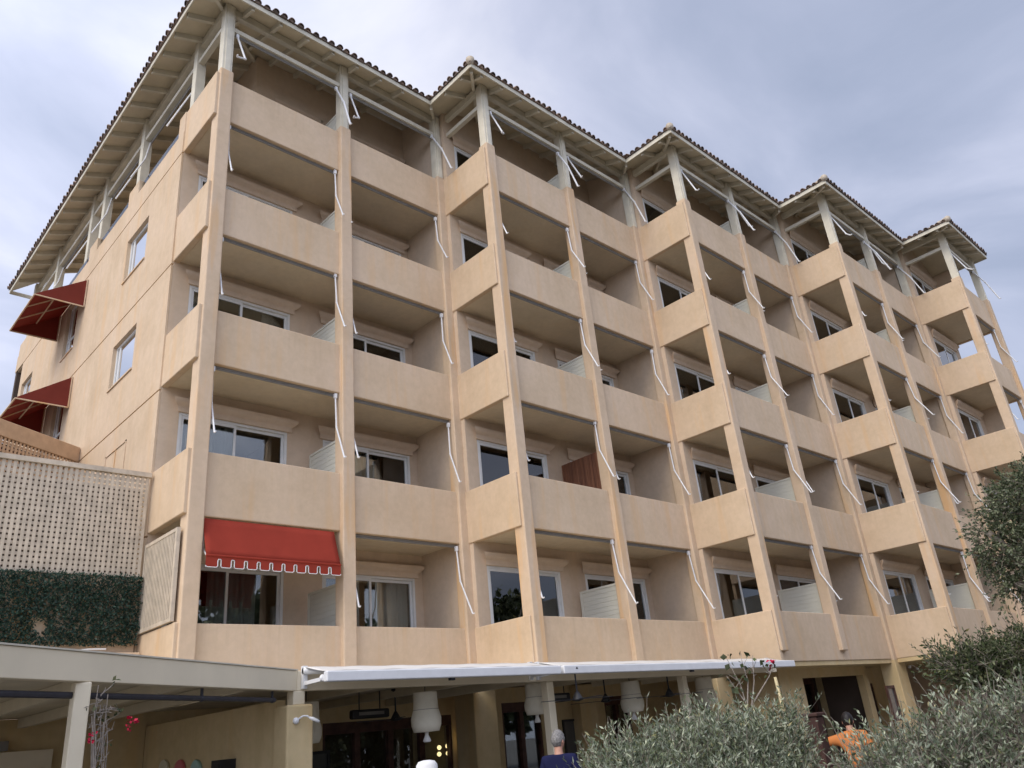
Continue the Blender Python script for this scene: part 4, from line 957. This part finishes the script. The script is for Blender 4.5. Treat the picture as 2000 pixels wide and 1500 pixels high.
def person(base, hgt, heading, label, pose, cloth, trous, skin, hair, hairlen=0.0, hat=None, look=0.0, lean=0.0):
    s = hgt/1.75; o = root('person', base, label, 'person'); B = Vector(base); ch, sh_ = math.cos(heading), math.sin(heading)
    Fw = Vector((-sh_, ch, 0)); Rt = Vector((ch, sh_, 0))         # facing, right hand
    def T(x, y, z):                                                # x right, y forward, z up (metres at 1.75 m)
        if z > 0.95:
            a = lean; y2 = y*math.cos(a)+(z-0.95)*math.sin(a); z2 = 0.95-y*math.sin(a)+(z-0.95)*math.cos(a); y, z = y2, z2
        return B+(Rt*x+Fw*y+Vector((0, 0, z)))*s
    J = {'pel': (0, 0, 0.95), 'sp': (0, 0.01, 1.15), 'ch': (0, 0, 1.32), 'nk': (0, -0.005, 1.46), 'nk2': (0, 0.015, 1.54), 'hd': (0, 0.02, 1.60)}
    J.update(pose); V = []; idx = {}
    def v(n): idx[n] = len(V); V.append(T(*J[n]))
    names = ['pel', 'sp', 'ch', 'nk', 'nk2', 'hd', 'shL', 'elL', 'wrL', 'paL', 'shR', 'elR', 'wrR', 'paR', 'hiL', 'knL', 'anL', 'toL', 'hiR', 'knR', 'anR', 'toR']
    for n in names: v(n)
    E = [('pel', 'sp'), ('sp', 'ch'), ('ch', 'nk'), ('nk', 'nk2'), ('nk2', 'hd'), ('ch', 'shL'), ('shL', 'elL'), ('elL', 'wrL'), ('wrL', 'paL'), ('ch', 'shR'), ('shR', 'elR'), ('elR', 'wrR'), ('wrR', 'paR'), ('pel', 'hiL'), ('hiL', 'knL'), ('knL', 'anL'), ('anL', 'toL'), ('pel', 'hiR'), ('hiR', 'knR'), ('knR', 'anR'), ('anR', 'toR')]
    rad = dict(pel=(0.15, 0.11), sp=(0.14, 0.10), ch=(0.16, 0.11), nk=0.07, nk2=0.058, hd=0.06, sh=0.07, el=0.045, wr=0.03, pa=0.035, hi=0.09, kn=0.06, an=0.045, to=0.035)
    slim = dict(pel=(0.115, 0.08), sp=(0.10, 0.07), ch=(0.115, 0.075), sh=0.05, el=0.036, hi=0.07, kn=0.047, nk=0.056)
    rr = [slim.get(n, slim.get(n[:2], rad.get(n, rad.get(n[:2])))) for n in names]; rr = [tuple(x*s for x in r) if isinstance(r, tuple) else r*s for r in rr]
    # head with face, ears; fingers
    hx = MB(); lk = heading+look; hF = Vector((-math.sin(lk), math.cos(lk), 0)); hR = Vector((math.cos(lk), math.sin(lk), 0)); hc_ = T(*J['hd'])+Vector((0, 0, 0.035))*s+hF*0.012*s
    def hp_(x, y, z): return hc_+(hR*x+hF*y+Vector((0, 0, z)))*s
    vs = []; fs = []; n, m_ = 24, 16
    for i in range(m_+1):
        ph = math.pi*i/m_; zc_ = math.cos(ph)
        for k in range(n):
            th = 2*math.pi*k/n; x = math.sin(ph)*math.sin(th); y = math.sin(ph)*math.cos(th)
            X, Y, Z = 0.076*x, 0.098*y, 0.125*zc_
            if zc_ < -0.1: X *= 1+0.22*(zc_+0.1); Y *= 1+(0.30 if y < 0 else 0.05)*(zc_+0.1)
            if y > 0.75 and -0.35 < zc_ < 0.1 and abs(x) < 0.22: Y += 0.018*(1-abs(x)/0.22)*(0.35+(-zc_))          # nose
            if y > 0.6 and 0.0 < zc_ < 0.2 and 0.2 < abs(x) < 0.5: Y -= 0.008                                     # eye sockets
            if y > 0.6 and -0.62 < zc_ < -0.5 and abs(x) < 0.3: Y -= 0.006                                        # mouth line
            vs.append(hp_(X, Y, Z))
    for i in range(m_):
        for k in range(n): k2 = (k+1) % n; fs.append((i*n+k, i*n+n+k, i*n+n+k2, i*n+k2))
    hx.add(vs, fs)
    for sx in (-1, 1):
        c = hp_(sx*0.078, -0.012, -0.01); e = MB().ball((0, 0, 0), (1, 1, 1), 10, 8)
        hx.add([c+(hR*p[0]*0.010+hF*p[1]*0.019+Vector((0, 0, p[2]*0.032)))*s for p in e.v], e.f)
        hx.add([hp_(sx*0.03+p[0]*0.011, 0.083+p[1]*0.011, 0.012+p[2]*0.011) for p in e.v], e.f)                  # eyes
    for sd_, side in (('L', -1), ('R', 1)):
        w_, p_ = T(*J['wr'+sd_]), T(*J['pa'+sd_]); d = (p_-w_).normalized(); a = d.cross(Fw)
        if a.length < 0.1: a = d.cross(Vector((0, 0, 1)))
        a.normalize(); nrm = d.cross(a)
        for fi, (off, ln) in enumerate(((-0.030, 0.062), (-0.010, 0.075), (0.010, 0.070), (0.029, 0.055))):
            q = p_+a*off*s+d*0.005; hx.tube([q-d*0.02, q+d*ln*0.5*s, q+d*ln*0.85*s+nrm*0.018*s, q+d*ln*s+nrm*0.035*s], [0.009*s, 0.0085*s, 0.008*s, 0.006*s], 7)
        q = w_+(p_-w_)*0.45+a*0.03*s; hx.tube([q-a*0.01, q+a*0.022*s+d*0.02*s+nrm*0.01, q+a*0.03*s+d*0.052*s+nrm*0.02*s], [0.012*s, 0.010*s, 0.007*s], 7)
    body = skin_mesh('body', V, [(idx[a], idx[b_]) for a, b_ in E], rr, idx['pel'], skin, o, 2, hx)
    # clothes follow the body a little outside it
    def garment(nm, ns, es, grow, material, rootn, ends=None):
        vs = []; ix = {}; rs = []
        for n_ in ns:
            ix[n_] = len(vs)
            p = T(*J[n_]); vs.append(p)
            r = rad.get(n_, rad.get(n_[:2])); rs.append(tuple(x*s+grow for x in r) if isinstance(r, tuple) else r*s+grow)
        skin_mesh(nm, vs, [(ix[a], ix[b_]) for a, b_ in es], rs, ix[rootn], material, o)
    J['hem'] = (0, 0, 0.90); rad['he'] = (0.16, 0.12)
    for sd_ in 'LR':
        w_, e_ = Vector(J['wr'+sd_]), Vector(J['el'+sd_]); J['cu'+sd_] = tuple(w_.lerp(e_, 0.08)); rad['cu'] = 0.034
    J['col'] = (0, -0.008, 1.475); rad['co'] = 0.066
    garment('sweater', ['hem', 'sp', 'ch', 'col', 'shL', 'elL', 'cuL', 'shR', 'elR', 'cuR'], [('hem', 'sp'), ('sp', 'ch'), ('ch', 'col'), ('ch', 'shL'), ('shL', 'elL'), ('elL', 'cuL'), ('ch', 'shR'), ('shR', 'elR'), ('elR', 'cuR')], 0.014, cloth, 'ch')
    garment('trousers', ['pel', 'hiL', 'knL', 'anL', 'hiR', 'knR', 'anR'], [('pel', 'hiL'), ('hiL', 'knL'), ('knL', 'anL'), ('pel', 'hiR'), ('hiR', 'knR'), ('knR', 'anR')], 0.013, trous, 'pel')
    for sd_ in 'LR':
        a, t_ = T(*J['an'+sd_]), T(*J['to'+sd_]); d = (t_-a); d.z = 0; d.normalize(); sh2 = MB(); c = a+d*0.06*s; c.z = 0.045*s+B.z
        e = MB().ball((0, 0, 0), (1, 1, 1), 12, 8); side = Vector((-d.y, d.x, 0))
        MB().add([c+(d*p[0]*0.14+side*p[1]*0.05+Vector((0, 0, p[2]*0.045)))*s for p in e.v], e.f).build('shoe', M['shoe'], o, smooth=True)
    # hair: cap over crown and back of the head with strand relief
    vs = []; fs = []; n, m_ = 40, 18
    for i in range(m_+1):
        ph = math.pi*i/m_*0.86
        for k in range(n):
            th = 2*math.pi*k/n; x = math.sin(ph)*math.sin(th); y = math.sin(ph)*math.cos(th); zc_ = math.cos(ph)
            lim = 0.30 if y > 0.45 else (-0.12 if abs(x) > 0.6 and y > -0.35 else -0.55-hairlen); g_ = 0.012 if zc_ > lim else -0.012
            if lim < zc_ < lim+0.18: g_ = 0.004
            g_ += rnd.uniform(-0.0022, 0.0022)+0.002*math.sin(k*2.1+i*0.3)
            X, Y, Z = (0.076+g_)*x, (0.098+g_)*y, (0.125+g_)*zc_
            if zc_ < -0.1: X *= 1+0.22*(zc_+0.1); Y *= 1+(0.30 if y < 0 else 0.05)*(zc_+0.1)
            vs.append(hp_(X, Y, Z))
    for i in range(m_):
        for k in range(n): k2 = (k+1) % n; fs.append((i*n+k, i*n+n+k, i*n+n+k2, i*n+k2))
    MB().add(vs, fs).build('hair', hair, o, smooth=True)
    if hat:
        prof = [(0.165, -0.005), (0.16, 0.0), (0.105, 0.035), (0.10, 0.06), (0.096, 0.115), (0.075, 0.145), (0.03, 0.155)]
        MB().lathe([(r*s, hc_.z+z*s) for r, z in prof], hc_.x, hc_.y, 24).build('hat', hat, o, smooth=True)
    return o
stand = dict(shL=(-0.19, 0, 1.40), elL=(-0.25, -0.03, 1.12), wrL=(-0.25, 0.08, 0.88), paL=(-0.25, 0.11, 0.80), shR=(0.19, 0, 1.40), elR=(0.25, -0.03, 1.12), wrR=(0.25, 0.08, 0.88), paR=(0.25, 0.11, 0.80),
             hiL=(-0.10, 0, 0.88), knL=(-0.11, 0.02, 0.49), anL=(-0.11, -0.02, 0.09), toL=(-0.12, 0.12, 0.05), hiR=(0.10, 0, 0.88), knR=(0.11, 0.02, 0.49), anR=(0.11, -0.02, 0.09), toR=(0.12, 0.12, 0.05))
def on_ground(px, py, d): p = PX(px, py, d); return (p.x, p.y, 0)
HD = -YAW                                   # heading that looks away from the viewer
person(on_ground(1092, 1480, 11.2), 1.71, HD-0.25, 'grey haired person in a navy sweater seen from behind by the canopy post', dict(stand), M['navy'], M['jeans'], M['skin'], M['greyhair'], look=-0.35)
reach = dict(stand); reach.update(shL=(-0.20, 0.02, 1.38), elL=(-0.43, 0.06, 1.36), wrL=(-0.63, 0.10, 1.38), paL=(-0.71, 0.12, 1.39))
person(on_ground(1667, 1440, 12.4), 1.60, HD-0.2, 'dark haired person in orange top leaning with one arm stretched out behind bushes', reach, M['orange'], M['jeans'], M['skin2'], M['darkhair'], look=-0.2, lean=0.30)
person(on_ground(835, 1490, 7.0), 1.555, HD+0.4, 'person in a white sun hat at bottom edge of the picture', dict(stand), M['beigecloth'], M['jeans'], M['skin'], M['darkhair'], hat=M['whitecloth'])

# ================================================================== PLANTS
def blob(px, py, d, r): p = PX(px, py, d); return (tuple(p), r)
# big olive bush, left
bl = [blob(1225, 1535, 5.6, (0.27, 0.30, 0.25)), blob(1320, 1510, 5.7, (0.32, 0.34, 0.28)), blob(1425, 1495, 5.8, (0.36, 0.38, 0.31)), blob(1505, 1488, 5.9, (0.24, 0.30, 0.30)), blob(1400, 1575, 5.6, (0.58, 0.5, 0.32)), blob(1230, 1590, 5.4, (0.30, 0.32, 0.28)), blob(1515, 1560, 5.7, (0.20, 0.30, 0.30)), blob(1556, 1425, 5.9, (0.05, 0.08, 0.20)), blob(1390, 1660, 5.6, (0.62, 0.55, 0.45))]
c = PX(1400, 1520, 5.7); cg = Vector((c.x, c.y, 0))
tk = [[cg, cg+Vector((0.02, 0, 0.5)), Vector(b_[0])] for b_ in bl[:7]]
plant('olive_bush', tuple(cg), 'silvery olive bush in front of the restaurant posts, left of the orange top', 'bush', bl, 5200, 0.22, 17, 0.037, 0.13, 'olive', tk, [0.03]*7, 0.8, 0.6, twig_r=0.003)
# right olive hedge
br = [blob(1715, 1530, 5.2, (0.18, 0.25, 0.20)), blob(1800, 1510, 5.2, (0.24, 0.3, 0.24)), blob(1890, 1495, 5.2, (0.26, 0.32, 0.28)), blob(1990, 1480, 5.2, (0.30, 0.4, 0.32)), blob(1950, 1440, 5.5, (0.16, 0.26, 0.16)), blob(1860, 1580, 5.1, (0.5, 0.5, 0.28)), blob(2100, 1500, 5.2, (0.5, 0.5, 0.45)), blob(1880, 1690, 5.1, (0.7, 0.6, 0.45))]
c = PX(1900, 1520, 5.3); cg = Vector((c.x, c.y, 0)); tk = [[cg, cg+Vector((0.03, 0, 0.45)), Vector(b_[0])] for b_ in br[:8]]
plant('olive_bush', tuple(cg), 'tangled grey green olive bush filling the bottom right corner', 'bush', br, 3700, 0.26, 13, 0.036, 0.16, 'olive', tk, [0.03]*8, 0.45, 0.7, tw=0.9, twig_r=0.0035)
# small tree behind it
bm_ = [blob(1885, 1295, 10, (0.30, 0.4, 0.16)), blob(1955, 1290, 10, (0.36, 0.45, 0.22)), blob(2040, 1280, 10, (0.45, 0.5, 0.30)), blob(1925, 1325, 10, (0.36, 0.45, 0.10)), blob(2000, 1335, 10, (0.45, 0.5, 0.14))]
c = PX(1975, 1400, 10); cg = Vector((c.x, c.y, 0)); tk = [[cg, cg+Vector((0, 0, 1.0)), Vector(b_[0])] for b_ in bm_]
plant('small_tree', tuple(cg), 'small green leafy tree in front of the right balconies', 'tree', bm_, 1300, 0.32, 13, 0.055, 0.2, 'bush', tk, [0.05]*5, 0.45, 0.8, twig_r=0.006)
# dark evergreen at the right edge
bt = [blob(1995, 1000, 11, (0.45, 0.5, 0.45)), blob(2070, 970, 11, (0.8, 0.8, 0.55)), blob(1955, 1065, 11, (0.27, 0.35, 0.30)), blob(2030, 1100, 11, (0.5, 0.6, 0.40)), blob(2030, 940, 11, (0.32, 0.35, 0.25)), blob(2120, 1050, 11, (0.9, 0.9, 0.7)), blob(1930, 1040, 11, (0.16, 0.25, 0.12)), blob(1985, 1140, 11, (0.18, 0.3, 0.16))]
c = PX(2130, 1200, 11); cg = Vector((c.x, c.y, 0)); tk = [[cg, cg+Vector((0.05, 0, 2.4)), Vector(b_[0])] for b_ in bt]
plant('evergreen_tree', tuple(cg), 'dark evergreen tree hanging in at the right edge above the small tree', 'tree', bt, 2300, 0.36, 17, 0.050, 0.24, 'oak', tk, [0.11]*8, -0.25, 0.75, twig_r=0.006)
# trees across the street, behind the viewer: they show as reflections in the glass
for i, (cx_, cy_, hh, rr) in enumerate(((-3.0, -24.0, 6.2, 2.7), (3.5, -23.0, 6.8, 3.0), (9.5, -24.5, 5.6, 2.8), (15.5, -23.5, 7.0, 3.1), (22.0, -25.0, 6.2, 2.9), (29.0, -24.0, 6.8, 3.2))):
    hh *= 1.4; rr *= 1.2
    bb = [((cx_+rnd.uniform(-1, 1)*rr*0.5, cy_+rnd.uniform(-1, 1)*rr*0.5, hh*rnd.uniform(0.15, 0.85)), (rr*0.7, rr*0.6, rr*0.5)) for _ in range(9)]
    tk = [[Vector((cx_, cy_, 0)), Vector((cx_, cy_, 1.8)), Vector(b_[0])] for b_ in bb]
    plant('street_tree', (cx_, cy_, 0), 'leafy street tree across the street, mirrored dark in the window glass', 'tree', bb, 1100, 0.8, 12, 0.42, 0.35, 'oak', tk, [0.16]*9, 0.2, 0.8, twig_r=0.012, tw=0.15, group='trees across the street')
# bougainvillea on the left pergola post
bg_ = root('bougainvillea_vine', (pl_.x, pl_.y, 0), 'sparse bougainvillea vine with few red flowers tied to the pergola post', 'vine')
b = MB(); bp = Vector((pl_.x, pl_.y, 0))+pn*0.06+dr*-0.10; LP = []; FL = []
for i in range(14):
    x0 = rnd.uniform(-0.07, 0.07); pts = []; h_ = rnd.uniform(1.9, 2.45)
    for j in range(9): t = j/8; pts.append(bp-dr*(x0+0.03*math.sin(j*1.3+i))+pn*(0.03*math.cos(j+i)+0.02)+Vector((0, 0, h_*t)))
    b.tube(pts, [0.009*(1-0.6*j/8) for j in range(9)], 5)
for i in range(46):
    z = rnd.uniform(1.15, 2.42); p = bp+Vector((0, 0, z)); d = -dr*rnd.uniform(0.2, 1.0)+pn*rnd.uniform(-0.3, 0.5)+Vector((0, 0, rnd.uniform(-0.2, 0.55))); L = rnd.uniform(0.08, 0.27)
    if i % 6 == 0: d = -d*0.6
    q = p+d*L*0.55+Vector((rnd.uniform(-.02, .02), 0, rnd.uniform(-.02, .02))); e = p+d*L; b.tube([p, q, e], [0.005, 0.004, 0.002], 4)
    for _ in range(2): w = q+(e-q)*rnd.random(); b.tube([w, w+Vector((rnd.uniform(-.05, .05), rnd.uniform(-.05, .05), rnd.uniform(-.02, .07)))], [0.003, 0.0015], 3)
    LP += [e]*rnd.randint(0, 3)
b.build('stems', M['twig'], bg_)
LPn = np.array([tuple(p) for p in LP])+rng.normal(size=(len(LP), 3))*0.012; leaves_mesh('leaves', LPn, rng.normal(size=LPn.shape)+np.array([0, 0, -0.4]), 0.05, 0.35, M['bush'], bg_)
for (px, py, n) in ((178, 1437, 8), (176, 1446, 7), (252, 1404, 9), (261, 1408, 7), (250, 1422, 6)):
    c = np.array(PX(px, py, 7.0)); FP = c+rng.normal(size=(n, 3))*0.012; leaves_mesh('flower', FP, rng.normal(size=FP.shape), 0.030, 0.5, M['bract'], bg_)
# second bougainvillea sprig rising over the awnings
bs = root('bougainvillea_sprig', on_ground(1465, 1400, 6.3), 'thin bougainvillea sprig with few leaves rising above the olive bush', 'vine'); b = MB(); LP = []
for (pts) in ([(1465, 1400), (1445, 1340), (1418, 1285)], [(1462, 1390), (1462, 1330), (1450, 1290)], [(1470, 1390), (1475, 1330), (1468, 1280)], [(1470, 1370), (1500, 1320), (1508, 1294)], [(1455, 1370), (1438, 1345), (1428, 1330)]):
    w = [PX(x+rnd.uniform(-3, 3), y, 6.3) for x, y in pts]; b.tube(w, [0.006, 0.004, 0.002], 5)
    for i in range(5): t = rnd.random(); p = w[1].lerp(w[2], t); e = p+Vector((rnd.uniform(-.08, .08), rnd.uniform(-.05, .05), rnd.uniform(-.01, .07))); b.tube([p, e], [0.003, 0.0015], 3); LP += [e]*(1 if rnd.random() < 0.8 else 2)
p = PX(1465, 1400, 6.3); b.tube([Vector((p.x, p.y, 0)), p], [0.015, 0.008], 6); b.build('stems', M['twig'], bs)
for q in ((1422, 1282), (1428, 1345), (1426, 1288), (1488, 1290)): LP += [PX(*q, 6.3)]*3
LPn = np.array([tuple(p) for p in LP])+rng.normal(size=(len(LP), 3))*0.01; leaves_mesh('leaves', LPn, rng.normal(size=LPn.shape)+np.array([0, 0, -.5]), 0.05, 0.38, M['bush'], bs)
FP = np.array(PX(1507, 1293, 6.3))+rng.normal(size=(9, 3))*0.012; leaves_mesh('flower', FP, rng.normal(size=FP.shape), 0.035, 0.5, M['bract'], bs)
# bamboo stake and brown post
a, c = PX(1514, 1323, 6.0), PX(1530, 1387, 5.95); tag(MB().tube([a, c, c+(c-a)*4.6], 0.011, 8).build('bamboo_stake', M['stake']), 'pale bamboo stake sticking out of the olive bush', 'stake')
a = PX(1588, 1400, 7.2); tag(MB().box(a.x-0.06, a.x+0.06, a.y-0.06, a.y+0.06, 0, a.z).box(a.x-0.075, a.x+0.075, a.y-0.075, a.y+0.075, a.z, a.z+0.03).build('timber_post', M['post'], bevel=0.01), 'dark brown timber post between the two olive bushes', 'post')
